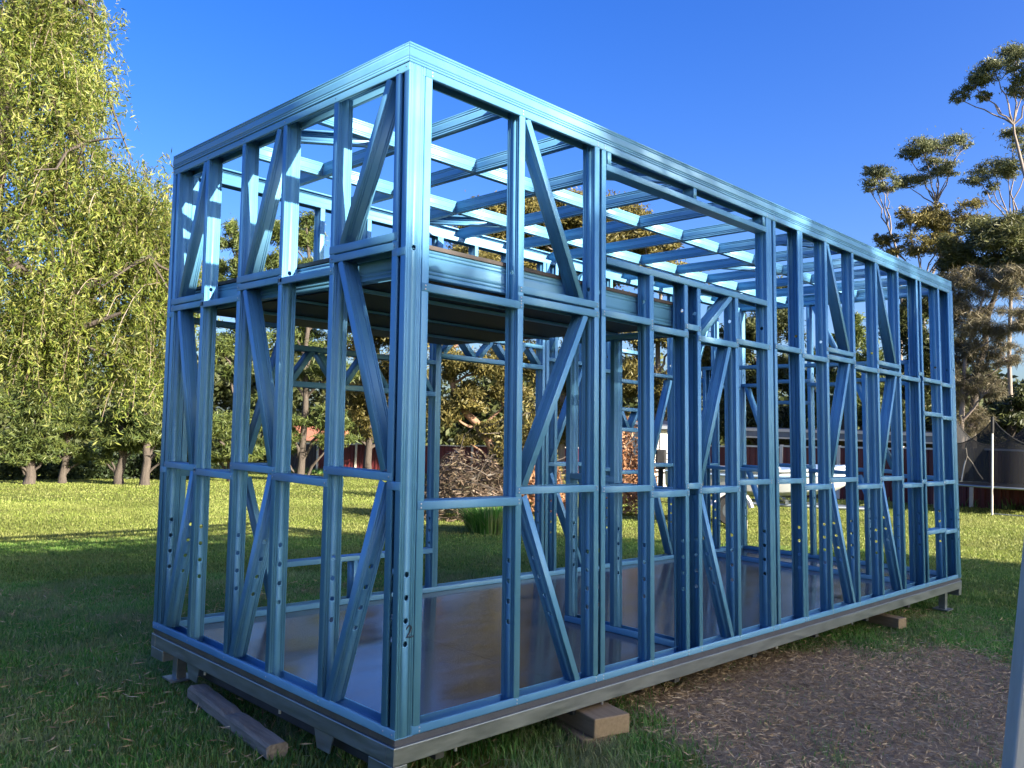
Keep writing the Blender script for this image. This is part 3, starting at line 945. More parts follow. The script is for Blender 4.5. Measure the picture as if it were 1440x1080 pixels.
# ------------------------------------------------------------------ weeping tree at the left
def weeping():
    d = 13.0
    rng = np.random.default_rng(11)
    k = d / FPX
    base = gpt(-75, d)
    root = empty('weeping_tree', base, 'big sunlit yellow-green weeping tree with hanging leaf strands at the left edge', 'tree')
    B = np.array(base)
    P3 = lambda u, v, dd=0.0: np.array(at(u, v, d + dd)) - B
    mb = MB()
    tp = [np.array([0, 0, -.1]), P3(-70, 560), P3(-60, 450), P3(-30, 330), P3(0, 180), P3(20, 40), P3(30, -120)]
    mb.tube(tp, [.34, .28, .25, .21, .16, .12, .06], 10)
    limbs = [((-60, 450), (40, 450), (130, 400), (210, 360)), ((-60, 460), (30, 490), (90, 470), (170, 440)), ((-30, 330), (60, 280), (140, 250), (200, 270)),
             ((0, 180), (70, 130), (120, 110), (150, 130)), ((20, 40), (70, 10), (110, 0), (130, 20)), ((-30, 330), (40, 390), (90, 370), (150, 330)),
             ((0, 180), (-60, 100), (-120, 120), (-160, 180)), ((-60, 450), (-130, 400), (-190, 420), (-240, 450)), ((30, -120), (70, -160), (100, -140), (120, -100)),
             ((20, 40), (60, 100), (90, 170), (120, 200))]
    for lb in limbs:
        dd = rng.uniform(-1.0, 1.0)
        lp = [P3(u, v, dd * i / 3) for i, (u, v) in enumerate(lb)]
        mb.tube(lp, [.10, .075, .05, .02], 7, caps=False)
        for _ in range(7):
            i = rng.integers(1, 4)
            e = lp[i] + rng.normal(0, .35, 3) + np.array([0, 0, -.25])
            mb.tube(wiggle(rng, lp[i], e, 3, .1), [.025, .018, .012, .006], 4, caps=False)
    mb.build('trunk', BARK, root, smooth=60)
    # strands: where they start (photo u, v), spread, how long they hang in pixels, how many
    tops = [(40, -170, 90, 40, 140, 120), (20, -60, 100, 50, 120, 170), (60, 20, 75, 40, 90, 190), (90, 60, 60, 35, 80, 120), (20, 110, 110, 40, 110, 190),
            (110, 130, 42, 30, 75, 100), (10, 210, 110, 35, 110, 170), (100, 215, 50, 28, 80, 110), (60, 290, 120, 30, 110, 220), (170, 275, 55, 26, 100, 150),
            (205, 315, 42, 26, 130, 150), (30, 370, 110, 30, 110, 180), (150, 360, 70, 25, 120, 190), (230, 370, 40, 30, 140, 110), (210, 430, 45, 25, 110, 110),
            (70, 430, 80, 25, 110, 120), (25, 470, 60, 15, 100, 70), (90, 480, 28, 15, 120, 70), (180, 490, 28, 14, 110, 60), (205, 480, 26, 14, 120, 50),
            (130, 430, 40, 12, 70, 40), (-120, 200, 110, 120, 150, 200), (-160, 420, 110, 60, 120, 120), (255, 400, 22, 30, 120, 40)]
    C_, D_ = [], []
    tw = MB()
    for (u, v, su, sv, hang, cnt) in tops:
        # leafy boughs: bunches of short drooping sprays thrown out from each limb end
        for _ in range(int(cnt * .34)):
            a = rng.uniform(0, 2 * math.pi)
            rr = math.sqrt(rng.uniform(0, 1))
            dd = rng.uniform(-1, 1) * max(0.7, su * k)
            bc = P3(u + su * 1.0 * rr * math.cos(a), v + sv * 1.5 * rr * math.sin(a), dd)
            low = v > 400
            for q in range(int(rng.integers(5, 10))):
                out = unit(rng.normal(size=(1, 3)))[0]
                out[2] = abs(out[2]) * .3
                p = bc + rng.normal(0, .16, 3)
                L_ = rng.uniform(.25, .75) * (rng.uniform(1.0, 2.1) if low else 1.0)
                n = max(5, int(L_ / .021))
                t = np.linspace(0, 1, n)
                pos = p + np.outer(t ** .7, out) * L_ * rng.uniform(.25, .6)
                pos[:, 2] -= L_ * t ** 1.5 * rng.uniform(.5, 1.0)
                if q < 2:
                    tw.tube(pos[::max(1, n // 4)], .004, 3, caps=False)
                dv = unit(np.array([0, 0, -.75]) + rng.normal(0, .75, (n, 3)) + out * .5)
                C_.append(pos + dv * .035 + rng.normal(0, .025, (n, 3)))
                D_.append(dv)
    C_, D_ = np.concatenate(C_), np.concatenate(D_)
    sc = rng.uniform(.6, 1.4, len(C_))
    v, q = leaf_geo(rng, C_, D_, .085 * sc, .0165 * sc)
    np_mesh('crown', v, q, WILLOWL, root)
    tw.build('twig', TWIGL, root, kind='stuff')
weeping()

# ------------------------------------------------------------------ pines at the back left
PG = 'pines along the far side of the lawn'
tree('pine_tree', 'left-edge pine of the far row, low crown and thick short trunk', 'tree', 31, [(45, 660), (45, 635), (48, 590), (45, 520)],
     [(30, 615, 34, 20), (62, 610, 32, 22), (20, 570, 42, 26), (65, 560, 36, 26), (42, 520, 40, 30), (5, 635, 24, 14), (40, 634, 30, 11), (65, 640, 22, 10), (25, 648, 18, 8)], PINEL, BARK, 21, (.22, .035), 105, .17, group=PG)
tree('pine_tree', 'second pine from the left of the far row, slim trunk under drooping crown', 'tree', 32, [(93, 660), (93, 635), (92, 590), (95, 520)],
     [(85, 610, 28, 20), (110, 600, 28, 18), (95, 570, 30, 20), (90, 530, 26, 22), (75, 628, 20, 12), (105, 630, 22, 12), (118, 642, 16, 9)], PINEL, BARK, 22, (.22, .035), 105, .13, group=PG)
tree('pine_tree', 'third pine of the far row, trunk half covered by low olive foliage', 'tree', 31, [(173, 660), (173, 632), (172, 600), (168, 550)],
     [(160, 605, 28, 18), (185, 600, 26, 18), (150, 585, 24, 12), (170, 625, 16, 10), (152, 635, 13, 14), (185, 575, 22, 12), (165, 622, 26, 14), (190, 628, 18, 11), (145, 645, 14, 9)], PINEL, BARK, 23, (.22, .035), 105, .16, group=PG)
tree('pine_tree', 'right-hand pine of the far row with a bare pale trunk beside the frame', 'tree', 30, [(208, 662), (207, 630), (206, 600), (215, 540)],
     [(215, 600, 28, 16), (235, 585, 30, 22), (200, 580, 26, 18), (220, 548, 32, 22), (245, 620, 18, 12), (235, 520, 26, 20), (222, 618, 24, 14), (192, 612, 20, 12), (240, 640, 18, 12)], PINEL, BARK, 24, (.22, .035), 105, .15, group=PG)
tree('pine_tree', 'tall dark pine seen through the short end, pale sky between its boughs', 'tree', 33, [(330, 660), (330, 600), (333, 500), (335, 400), (332, 320)],
     [(325, 335, 22, 28), (345, 370, 28, 28), (312, 390, 26, 24), (340, 425, 34, 24), (310, 480, 30, 24), (355, 470, 34, 24), (318, 520, 22, 8), (350, 525, 34, 12), (305, 600, 36, 22),
      (345, 590, 36, 24), (300, 635, 34, 16), (345, 635, 34, 18), (375, 560, 25, 14)], PINEL, BARK, 25, (.24, .035), 120, .15, npuff=15)
tree('pine_tree', 'broad dark pine with bent black boughs behind the middle of the short end', 'tree', 34, [(425, 664), (428, 590), (430, 500), (435, 400), (430, 310)],
     [(395, 325, 26, 26), (437, 325, 34, 34), (400, 375, 34, 28), (445, 385, 36, 32), (475, 430, 36, 34), (405, 440, 40, 26), (440, 480, 52, 26), (400, 520, 40, 14), (470, 520, 44, 12),
      (405, 590, 34, 18), (455, 588, 40, 18), (390, 625, 34, 20), (470, 618, 30, 14), (412, 612, 20, 12)], PINEL, BARK, 26, (.24, .035), 120, .15, npuff=15)
tree('bushy_tree', 'dense olive bushy tree behind the corner stud and the maroon fence', 'tree', 40, [(520, 664), (520, 610), (525, 520), (520, 430)],
     [(500, 470, 48, 40), (545, 450, 44, 48), (505, 540, 50, 36), (555, 530, 44, 44), (485, 590, 40, 26), (530, 595, 46, 28), (575, 590, 34, 30), (580, 470, 32, 42), (530, 400, 40, 34)],
     GUML, BARK, 27, (.20, .06), 125, .2, npuff=16)
GG = 'gum trees behind the brush pile'
tree('gum_tree', 'leaning reddish-trunked gum above the brush pile', 'tree', 34, [(700, 668), (695, 635), (668, 595), (640, 555), (625, 500), (640, 400)],
     [(640, 430, 40, 40), (690, 440, 46, 40), (640, 510, 40, 34), (690, 510, 44, 34), (660, 560, 34, 26), (715, 555, 32, 30), (625, 580, 26, 24), (700, 600, 34, 20), (665, 370, 40, 32), (655, 620, 20, 12)],
     GUML, REDBARK, 28, (.20, .055), 115, .22, npuff=16, group=GG)
tree('gum_tree', 'wide round-topped olive-gold gum rising behind the roof beams', 'tree', 38, [(790, 668), (790, 600), (795, 500), (800, 420), (790, 340)],
     [(690, 330, 52, 42), (735, 312, 56, 40), (785, 306, 58, 40), (835, 308, 58, 40), (882, 318, 48, 38), (665, 370, 44, 36), (725, 375, 56, 42), (790, 370, 60, 42), (850, 368, 58, 42), (905, 362, 40, 34), (770, 440, 56, 40), (830, 440, 54, 40),
      (765, 510, 46, 38), (820, 520, 46, 40), (780, 590, 44, 34), (840, 590, 40, 34)], GUML, GUMBARK, 29, (.20, .055), 130, .2, npuff=24, puff=.46, group=GG)
tree('gum_tree', 'smaller gum to the right of the round-topped one, crown below the roof beams', 'tree', 36, [(930, 668), (930, 600), (925, 500), (930, 380)],
     [(905, 330, 34, 30), (940, 338, 26, 18), (910, 390, 42, 34), (960, 400, 36, 34), (890, 460, 40, 38), (945, 470, 44, 38), (895, 535, 40, 38), (950, 545, 40, 36), (980, 490, 34, 34), (885, 600, 34, 28)],
     GUML, GUMBARK, 30, (.20, .055), 125, .2, npuff=17, group=GG)
CG = 'dark trees behind the maroon fence'
tree('conifer_tree', 'dark bushy conifer behind the parked boat', 'tree', 36, [(1070, 680), (1070, 600), (1075, 500), (1080, 420)],
     [(1050, 470, 40, 36), (1095, 460, 42, 38), (1040, 530, 42, 38), (1090, 530, 46, 38), (1050, 590, 46, 28), (1100, 590, 46, 28), (1080, 415, 36, 32), (1020, 590, 36, 30), (1010, 520, 34, 34)],
     DARKL, BARK, 31, (.24, .06), 130, .2, npuff=16, group=CG)
tree('conifer_tree', 'pointed dark conifer seen between the right-hand studs', 'tree', 34, [(1190, 680), (1190, 600), (1192, 500), (1195, 430)],
     [(1198, 445, 20, 18), (1190, 475, 32, 24), (1215, 500, 30, 24), (1165, 510, 34, 28), (1195, 540, 46, 28), (1160, 575, 40, 26), (1220, 580, 40, 26), (1140, 540, 28, 30)],
     PINEL, BARK, 32, (.24, .045), 85, .26, group=CG)
tree('conifer_tree', 'dark conifer behind the far right corner of the frame', 'tree', 35, [(1285, 680), (1285, 600), (1288, 500), (1290, 430)],
     [(1290, 430, 30, 26), (1270, 470, 36, 30), (1310, 480, 36, 32), (1265, 530, 40, 32), (1310, 540, 40, 32), (1260, 590, 40, 28), (1310, 595, 40, 26), (1240, 560, 26, 28)],
     DARKL, BARK, 33, (.24, .06), 130, .2, npuff=16, group=CG)

# ------------------------------------------------------------------ tall gums and the sheoak at the right
TG = 'tall umbrella-crowned gums at the right'
tree('tall_gum', 'slender many-stemmed gum with small flat crowns against the sky', 'tree', 40, [(1262, 690), (1265, 560), (1268, 430), (1262, 350), (1250, 320)],
     [(1222, 262, 16, 9), (1238, 248, 30, 15), (1250, 262, 20, 10), (1225, 240, 16, 8)], GUMGREY, GUMBARK, 41, (.15, .035), 62, .11, npuff=12, limb_r=.035, group=TG)
tree('tall_gum', 'tall gum with two stacked flat crowns left of the big sheoak', 'tree', 42, [(1340, 690), (1335, 560), (1330, 430), (1320, 330), (1315, 270)],
     [(1300, 208, 34, 13), (1330, 203, 34, 12), (1278, 218, 18, 9), (1358, 202, 12, 7), (1320, 232, 30, 11), (1295, 246, 30, 11), (1272, 258, 20, 8), (1335, 240, 16, 9)],
     GUMGREY, GUMBARK, 42, (.15, .035), 62, .11, npuff=11, limb_r=.035, group=TG)
tree('tall_gum', 'highest gum with a dark leafy crown cut by the right edge', 'tree', 38, [(1490, 700), (1486, 500), (1462, 330), (1430, 200), (1420, 160)],
     [(1400, 100, 34, 17), (1370, 118, 20, 12), (1348, 136, 13, 10), (1430, 82, 30, 18), (1440, 120, 24, 20), (1385, 135, 12, 7), (1470, 90, 40, 26)],
     GUMGREY, GUMBARK, 43, (.16, .04), 75, .12, npuff=13, limb_r=.035, group=TG)
tree('tall_gum', 'gum with a flat pale crown beneath the highest one at the right edge', 'tree', 41, [(1420, 700), (1420, 500), (1422, 350), (1425, 300)],
     [(1372, 250, 22, 12), (1395, 238, 36, 12), (1420, 240, 26, 12), (1395, 265, 14, 9), (1425, 192, 30, 11), (1445, 215, 26, 16)], GUMGREY, GUMBARK, 44, (.15, .035), 62, .11, npuff=11, limb_r=.035, group=TG)
tree('tall_gum', 'lower olive-gold gum with rounded crowns just above the roof corner', 'tree', 38, [(1300, 690), (1300, 560), (1300, 450), (1300, 380)],
     [(1280, 312, 24, 20), (1315, 305, 34, 24), (1360, 302, 34, 20), (1335, 325, 30, 18), (1255, 345, 20, 14), (1290, 345, 30, 16), (1240, 335, 12, 9), (1330, 350, 26, 18)],
     GUML, GUMBARK, 45, (.16, .04), 80, .11, npuff=13, limb_r=.04, group=TG)
tree('sheoak_tree', 'big dusky sheoak with drooping grey-brown branchlets behind the trampoline', 'tree', 29, [(1368, 700), (1366, 600), (1371, 540), (1388, 460), (1402, 400), (1410, 360)],
     [(1345, 352, 30, 22), (1385, 332, 46, 24), (1430, 318, 46, 26), (1470, 320, 50, 34), (1405, 355, 50, 26), (1450, 360, 50, 28), (1350, 375, 34, 20)], SHEOTOP, BARK, 46, (.20, .03), 105, .15, npuff=16, droop=.1)
tree('sheoak_tree', 'feathery grey-brown lower boughs of a sheoak right beside the frame corner', 'tree', 27.5, [(1352, 700), (1352, 600), (1360, 500), (1385, 410)],
     [(1345, 400, 28, 28), (1380, 400, 38, 30), (1425, 400, 38, 28), (1355, 450, 32, 32), (1395, 455, 38, 30), (1345, 500, 28, 30), (1378, 500, 30, 28), (1435, 450, 30, 26), (1350, 548, 26, 28), (1385, 545, 28, 22),
      (1330, 430, 22, 40), (1330, 520, 20, 40), (1365, 595, 34, 24), (1415, 500, 26, 22)],
     SHEOAK, GUMBARK, 47, (.24, .013), 72, .10, npuff=18, puff=.34, droop=.35)
tree('bushy_tree', 'dark bushy tree behind the trampoline net', 'tree', 33, [(1420, 700), (1420, 640), (1420, 580)],
     [(1385, 600, 40, 24), (1430, 590, 40, 28), (1475, 585, 40, 34), (1350, 590, 34, 28), (1410, 620, 50, 18), (1440, 560, 24, 12), (1460, 620, 50, 20)], DARKL, BARK, 48, (.22, .06), 85, .24)

# far wood behind everything, one mass
def far_wood():
    rng = np.random.default_rng(77)
    C_ = []
    for u in np.arange(-900, 2400, 14):
        d = 75 + rng.uniform(-6, 6)
        top = 530 + 22 * math.sin(u * .013) + 12 * math.sin(u * .041) + (u - 720) * 0.03
        for _ in range(6):
            c = np.array(at(u + rng.uniform(-10, 10), rng.uniform(top, 655), d))
            x = unit(rng.normal(size=(120, 3))) * rng.uniform(0, 1, (120, 1)) ** .4
            C_.append(c + x * np.array([1.9, 1.9, 1.7]))
    C_ = np.concatenate(C_)
    v, q = leaf_geo(rng, C_, unit(rng.normal(size=C_.shape)), .7, .35)
    o = np_mesh('distant_wood', v, q, DARKL, kind='stuff')
    tag(o, 'dark distant belt of trees beyond the fences', 'wood')
far_wood()

# hedge at the back left
def hedge():
    rng = np.random.default_rng(5)
    a, b = gpt(-60, 35), gpt(300, 36)
    root = empty('hedge', a, 'low dark green hedge behind the row of pines', 'hedge')
    C_ = []
    for t in np.linspace(0, 1, 60):
        c = np.array(a.lerp(b, t) - a) + np.array([0, 0, .5 + .25 * math.sin(t * 40)])
        x = unit(rng.normal(size=(260, 3))) * rng.uniform(.3, 1, (260, 1)) ** .4
        C_.append(c + x * np.array([.45, .55, .75]))
    C_ = np.concatenate(C_)
    v, q = leaf_geo(rng, C_, unit(rng.normal(size=C_.shape)), .16, .08)
    np_mesh('foliage', v, q, HEDGEL, root)
hedge()

# ------------------------------------------------------------------ trees behind the photographer: they cast the shade
def shade_tree(label, x, y, trunkh, clumps, seed, leafs=.42):
    rng = np.random.default_rng(seed)
    base = Vector((x, y, 0))
    root = empty('shade_tree', base, label, 'tree', 'trees behind the photographer')
    mb = MB()
    mb.tube([(0, 0, -.1), (.1, 0, trunkh * .5), (0, .1, trunkh)], [.4, .3, .2], 9)
    C_ = []
    for (cx, cz, rx, rz) in clumps:
        mb.tube(wiggle(rng, (0, 0, trunkh * .6), (cx, 0, cz - .3 * rz), 4, .08), [.16, .12, .09, .06, .03], 6, caps=False)
        n = int(rx * rz * 330)
        xx = unit(rng.normal(size=(n, 3))) * rng.uniform(0, 1, (n, 1)) ** .4
        C_.append(np.array([cx, 0, cz]) + xx * np.array([rx, 1.7, rz]))
    mb.build('trunk', BARK, root, smooth=60)
    C_ = np.concatenate(C_)
    v, q = leaf_geo(rng, C_, unit(rng.normal(size=C_.shape)), leafs, leafs * .55)
    np_mesh('crown', v, q, GUML, root)
# at y=-20 the light ray through (X, 0, z) passes (X+4, -20, z+8)
def fill(x0, x1, top, seed, step=1.55):
    rng = np.random.default_rng(seed)
    out = []
    x = x0
    while x < x1:
        t = top(x) + rng.uniform(-.12, .08)
        z = 6.7
        while z < t - .5:
            r = min(1.25, max(.5, t - z))
            out.append((x + rng.uniform(-.2, .2), z, 1.35, r if z + r < t else max(.45, t - z)))
            z += 1.45
        out.append((x + rng.uniform(-.2, .2), t - .65, 1.35, .65))
        x += step
    return out
shade_tree('broad shade tree behind and left of the photographer', -1.5, -20, 8, fill(-9, 6.8, lambda x: 8.6 + .9 * math.sin(x * .9) if x < -1 else 10.25, 1), 61)
shade_tree('taller shade tree right behind the photographer', 9.0, -20, 8, fill(-2.85, 5.4, lambda x: 11.3 + .12 * math.sin(x * 2.1) if x < 3.2 else 11.3 - (x - 3.2) * 1.5, 2), 62)
shade_tree('far shade tree to the right beyond the fence line', 33, -14, 5, [(-3, 5.4, 4, 2.6), (1, 6, 4, 2.6), (4, 5, 4, 2.6), (-6, 4.6, 3, 2.4)], 63, .5)

# ------------------------------------------------------------------ fences
def fence(name, label, a, b, h, npan, sheetm, seed, dark=()):
    a, b = Vector(a), Vector(b)
    root = empty(name, a, label, 'fence')
    t = (b - a)
    L_ = Vector((t.x, t.y, 0)).length
    yaw = math.atan2(t.y, t.x)
    root.rotation_euler = (0, 0, yaw)
    pl = L_ / npan
    slope = t.z / L_
    me_sheet = {}
    for i in range(npan):
        x0 = i * pl
        z0 = slope * x0
        sm = DARKFENCE if i in dark else sheetm
        if sm.name not in me_sheet:
            mb = MB()
            n = int(pl / .19)
            w_ = (pl - .07) / n
            prof = []
            for q in range(n):
                s = .035 + q * w_
                prof += [(s, 0), (s + w_ * .42, 0), (s + w_ * .5, .03), (s + w_ * .92, .03)]
            prof.append((.035 + n * w_, 0))
            for (xx, yy) in prof:
                mb.v += [(xx, yy, .05), (xx, yy, h - .02)]
            for q in range(len(prof) - 1):
                mb.f.append((2 * q, 2 * q + 2, 2 * q + 3, 2 * q + 1))
            o = mb.build('fence_panel', sm, root, solid=.004)
            me_sheet[sm.name] = o
        else:
            s0 = me_sheet[sm.name]
            o = s0.copy()
            COL.objects.link(o)
            o.parent = root
        o.location = (x0, 0, z0)
        mb = MB()
        mb.box(x0 + .03, x0 + pl - .03, -.03, .05, z0 + h - .02, z0 + h + .035)
        mb.build('top_rail', CREAM, root)
        mb = MB()
        mb.box(x0 + .03, x0 + pl - .03, -.02, .045, z0 + .0, z0 + .05)
        mb.build('bottom_rail', sm, root)
    for i in range(npan + 1):
        x0 = i * pl
        mb = MB()
        mb.box(x0 - .05, x0 + .05, -.055, .06, slope * x0 - .3, slope * x0 + h + .05)
        mb.build('post', CREAM, root, bevel=.006)
    return root
fence('steel_fence', 'maroon steel fence with cream posts across the back left of the lawn', gpt(395, 44), gpt(830, 42), 1.50, 8, REDFENCE, 1, dark=(0,))
fence('steel_fence', 'maroon steel fence with cream posts behind the boat and trampoline', gpt(960, 30.5), gpt(1600, 26.0), 1.62, 7, REDFENCE, 2)

# ------------------------------------------------------------------ trampoline
def trampoline():
    c = gpt(1422, 25.0)
    root = empty('trampoline', c, 'round trampoline with dark sagging safety net in front of the right-hand fence', 'trampoline')
    R_, zr, zt = 1.75, .66, 2.30
    N = 48
    mb = MB()
    mb.tube([(R_ * math.cos(a), R_ * math.sin(a), zr) for a in np.linspace(0, 2 * math.pi, N + 1)], .028, 8, caps=False)
    mb.build('ring', GALV, root, smooth=60)
    mb = MB()
    mb.prism([((R_ - .2) * math.cos(a), (R_ - .2) * math.sin(a)) for a in np.linspace(0, 2 * math.pi, N, endpoint=False)], zr - .006, zr + .002)
    mb.build('jumping_mat', TREADDARK, root)
    view = math.atan2(CP.y - c.y, CP.x - c.x)
    angs = [view - .22 + i * math.pi / 3 for i in range(6)]
    for a in angs:
        e = Vector((math.cos(a), math.sin(a), 0))
        mb = MB()
        mb.tube([e * (R_ + .03) + Vector((0, 0, .0)), e * (R_ + .03) + Vector((0, 0, zt - .35))], .024, 8)
        po = mb.build('pole', CREAM, root, smooth=60)
        mb = MB()
        mb.tube([e * (R_ + .03) + Vector((0, 0, zt - .35)), e * (R_ + .03) + Vector((0, 0, zt + .05))], .036, 8)
        mb.build('pole_sleeve', RUBBER, po, smooth=60)
        a2 = a + .5
        e2 = Vector((math.cos(a2), math.sin(a2), 0))
        mb = MB()
        mb.tube([e * R_ + Vector((0, 0, zr)), e * R_ + Vector((0, 0, .03)), e2 * R_ + Vector((0, 0, .03)), e2 * R_ + Vector((0, 0, zr))], .022, 7)
        mb.build('leg', GALV, root, smooth=60)
    mb = MB()
    N2 = 96
    for i in range(N2):
        a = angs[0] + 2 * math.pi * i / N2
        ph = (i % (N2 // 6)) / (N2 // 6)
        sag = .62 * (math.sin(math.pi * ph)) ** .8
        for zz in (zr, (zr + zt - sag) / 2, zt - sag):
            mb.v.append((R_ * .985 * math.cos(a), R_ * .985 * math.sin(a), zz))
    for i in range(N2):
        j = (i + 1) % N2
        for q in range(2):
            mb.f.append((i * 3 + q, j * 3 + q, j * 3 + q + 1, i * 3 + q + 1))
    mb.build('safety_net', NET, root, smooth=60)
    mb = MB()
    mb.tube([mb_v for mb_v in [(R_ * .985 * math.cos(angs[0] + 2 * math.pi * i / N2), R_ * .985 * math.sin(angs[0] + 2 * math.pi * i / N2),
                               zt - .62 * (math.sin(math.pi * (i % (N2 // 6)) / (N2 // 6))) ** .8) for i in range(N2 + 1)]], .012, 5, caps=False)
    mb.build('net_hem', RUBBER, root)
    # hanging hose-like loop at the left of the ring
    p = at(1358, 650, 23.6) - c
    mb = MB()
    rt = Vector((CF.y, -CF.x, 0)).normalized()
    fw = Vector((0, 0, 1))
    mb.tube([p + rt * .0 + fw * .35, p + rt * .03 + fw * .15, p + rt * -.04 + fw * -.1, p + rt * -.1 + fw * -.45], .014, 6)
    mb.tube([p + rt * .03 + fw * .15, p + rt * .15 + fw * .0, p + rt * .3 + fw * -.25, p + rt * .42 + fw * -.4], .014, 6)
    mb.build('ladder_hook', CREAM, root, smooth=60)
trampoline()

# ------------------------------------------------------------------ boat on its trailer, behind the frame
def boat():
    c = gpt(1068, 17.2)
    yaw = math.atan2(CR.y, CR.x) + math.radians(-14)
    tr = empty('boat_trailer', c, 'galvanised boat trailer with black tyre standing on the sunlit lawn', 'trailer', rz=yaw)
    bo = empty('boat', c + Vector((0, 0, .52)), 'small white and blue open boat sitting on a trailer behind the frame', 'boat', rz=yaw)
    mb = MB()
    st = [(-1.75, .62, .10, .55), (-1.2, .66, .06, .53), (-.4, .70, .03, .52), (.4, .68, .04, .54), (1.0, .52, .09, .58), (1.4, .30, .18, .63), (1.68, .04, .36, .68)]
    sec = []
    for (x, hw, zk, zg) in st:
        ring = [(x, -hw, zg), (x, -hw * .93, zg - .16), (x, -hw * .72, zk + .10), (x, 0, zk), (x, hw * .72, zk + .10), (x, hw * .93, zg - .16), (x, hw, zg)]
        sec.append(ring)
    for r_ in sec:
        mb.v += r_
    k = 7
    for i in range(len(sec) - 1):
        for j in range(k - 1):
            mb.f.append((i * k + j, i * k + j + 1, (i + 1) * k + j + 1, (i + 1) * k + j))
    mb.f.append(tuple(range(k)))
    mb.build('hull', HULL, bo, smooth=40, solid=.02)
    for s in (-1, 1):
        mb = MB()
        mb.tube([(x, s * (hw + .01), zg) for (x, hw, zk, zg) in st], .03, 8)
        mb.build('gunwale', HULL, bo, smooth=60)
        mb = MB()
        mb.tube([(x, s * (hw * .97 + .008), zg - .10) for (x, hw, zk, zg) in st], .022, 6)
        mb.build('blue_stripe', BOATBLUE, bo, smooth=60)
    mb = MB()
    mb.v += [(.35, -.62, .55), (.35, .62, .55), (1.05, -.46, .60), (1.05, .46, .60), (1.62, 0, .69), (.35, 0, .64), (1.05, 0, .68)]
    mb.f += [(0, 2, 6, 5), (5, 6, 3, 1), (2, 4, 6), (6, 4, 3)]
    mb.build('foredeck', BOATBLUE, bo, solid=.02)
    mb = MB()
    mb.tube([(.36, -.55, .56), (.16, -.5, .86), (.16, .5, .86), (.36, .55, .56)], .022, 7)
    fr = mb.build('windscreen_frame', WHITE, bo, smooth=60)
    mb = MB()
    mb.v += [(.35, -.53, .58), (.35, .53, .58), (.17, .48, .84), (.17, -.48, .84)]
    mb.f += [(0, 1, 2, 3)]
    mb.build('windscreen', BOATBLUE, fr, solid=.006)
    for x in (-1.1, -.4):
        mb = MB()
        mb.box(x - .12, x + .12, -.56, .56, .36, .40)
        mb.build('thwart', WHITE, bo)
    mb = MB()
    mb.box(-1.98, -1.78, -.14, .14, .45, .85)
    mb.box(-1.93, -1.83, -.06, .06, -.1, .46)
    mb.build('outboard_motor', RUBBER, bo, bevel=.03)
    for s in (-1, 1):
        mb = MB()
        mb.tube([(-1.6, s * .5, .42), (.6, s * .42, .42), (2.3, 0, .40)], .035, 8)
        mb.build('frame_rail', GALV, tr, smooth=60)
        mb = MB()
        W_ = []
        n = 20
        for q in range(n):
            a = 2 * math.pi * q / n
            W_.append((math.cos(a), math.sin(a)))
        yc = s * .74
        for (r_, dy) in ((.17, -.08), (.27, -.085), (.29, -.05), (.29, .05), (.27, .085), (.17, .08)):
            mb.v += [(-.5 + r_ * a, yc + dy, .29 + r_ * b) for a, b in W_]
        for rr in range(5):
            for q in range(n):
                mb.f.append((rr * n + q, rr * n + (q + 1) % n, (rr + 1) * n + (q + 1) % n, (rr + 1) * n + q))
        wh = mb.build('wheel', RUBBER, tr, smooth=50)
        mb = MB()
        mb.tube([(-.5, yc - .07, .29), (-.5, yc + .07, .29)], .17, 16)
        mb.build('rim', GALV, wh)
        mb = MB()
        mb.tube([(-.5 + .36 * math.cos(a), yc, .29 + .36 * math.sin(a)) for a in np.linspace(.2, math.pi - .2, 9)], [.05] * 9, 6)
        mb.build('mudguard', WHITE, tr, smooth=60)
    mb = MB()
    mb.tube([(-.5, -.74, .30), (-.5, .74, .30)], .03, 8)
    mb.build('axle', DARKSTEEL, tr)
    for x in (-1.5, .5):
        mb = MB()
        mb.box(x - .03, x + .03, -.5, .5, .44, .51)
        mb.build('cross_bar', GALV, tr)
    mb = MB()
    mb.tube([(2.1, .0, .42), (2.1, .0, .06)], .025, 8)
    j = mb.build('jockey_stand', WHITE, tr)
    mb = MB()
    mb.tube([(2.1, -.04, .07), (2.1, .04, .07)], .07, 12)
    mb.build('jockey_wheel', RUBBER, j)
    o = empty('concrete_block', gpt(1040, 16.0), 'pale rough concrete block on the lawn left of the trailer wheel', 'block', rz=yaw)
    mb = MB()
    mb.box(-.17, .17, -.12, .12, -.02, .17)
    mb.box(-.13, .15, -.11, .10, .172, .33)
    mb.build('block', CONC, o, bevel=.012)
boat()

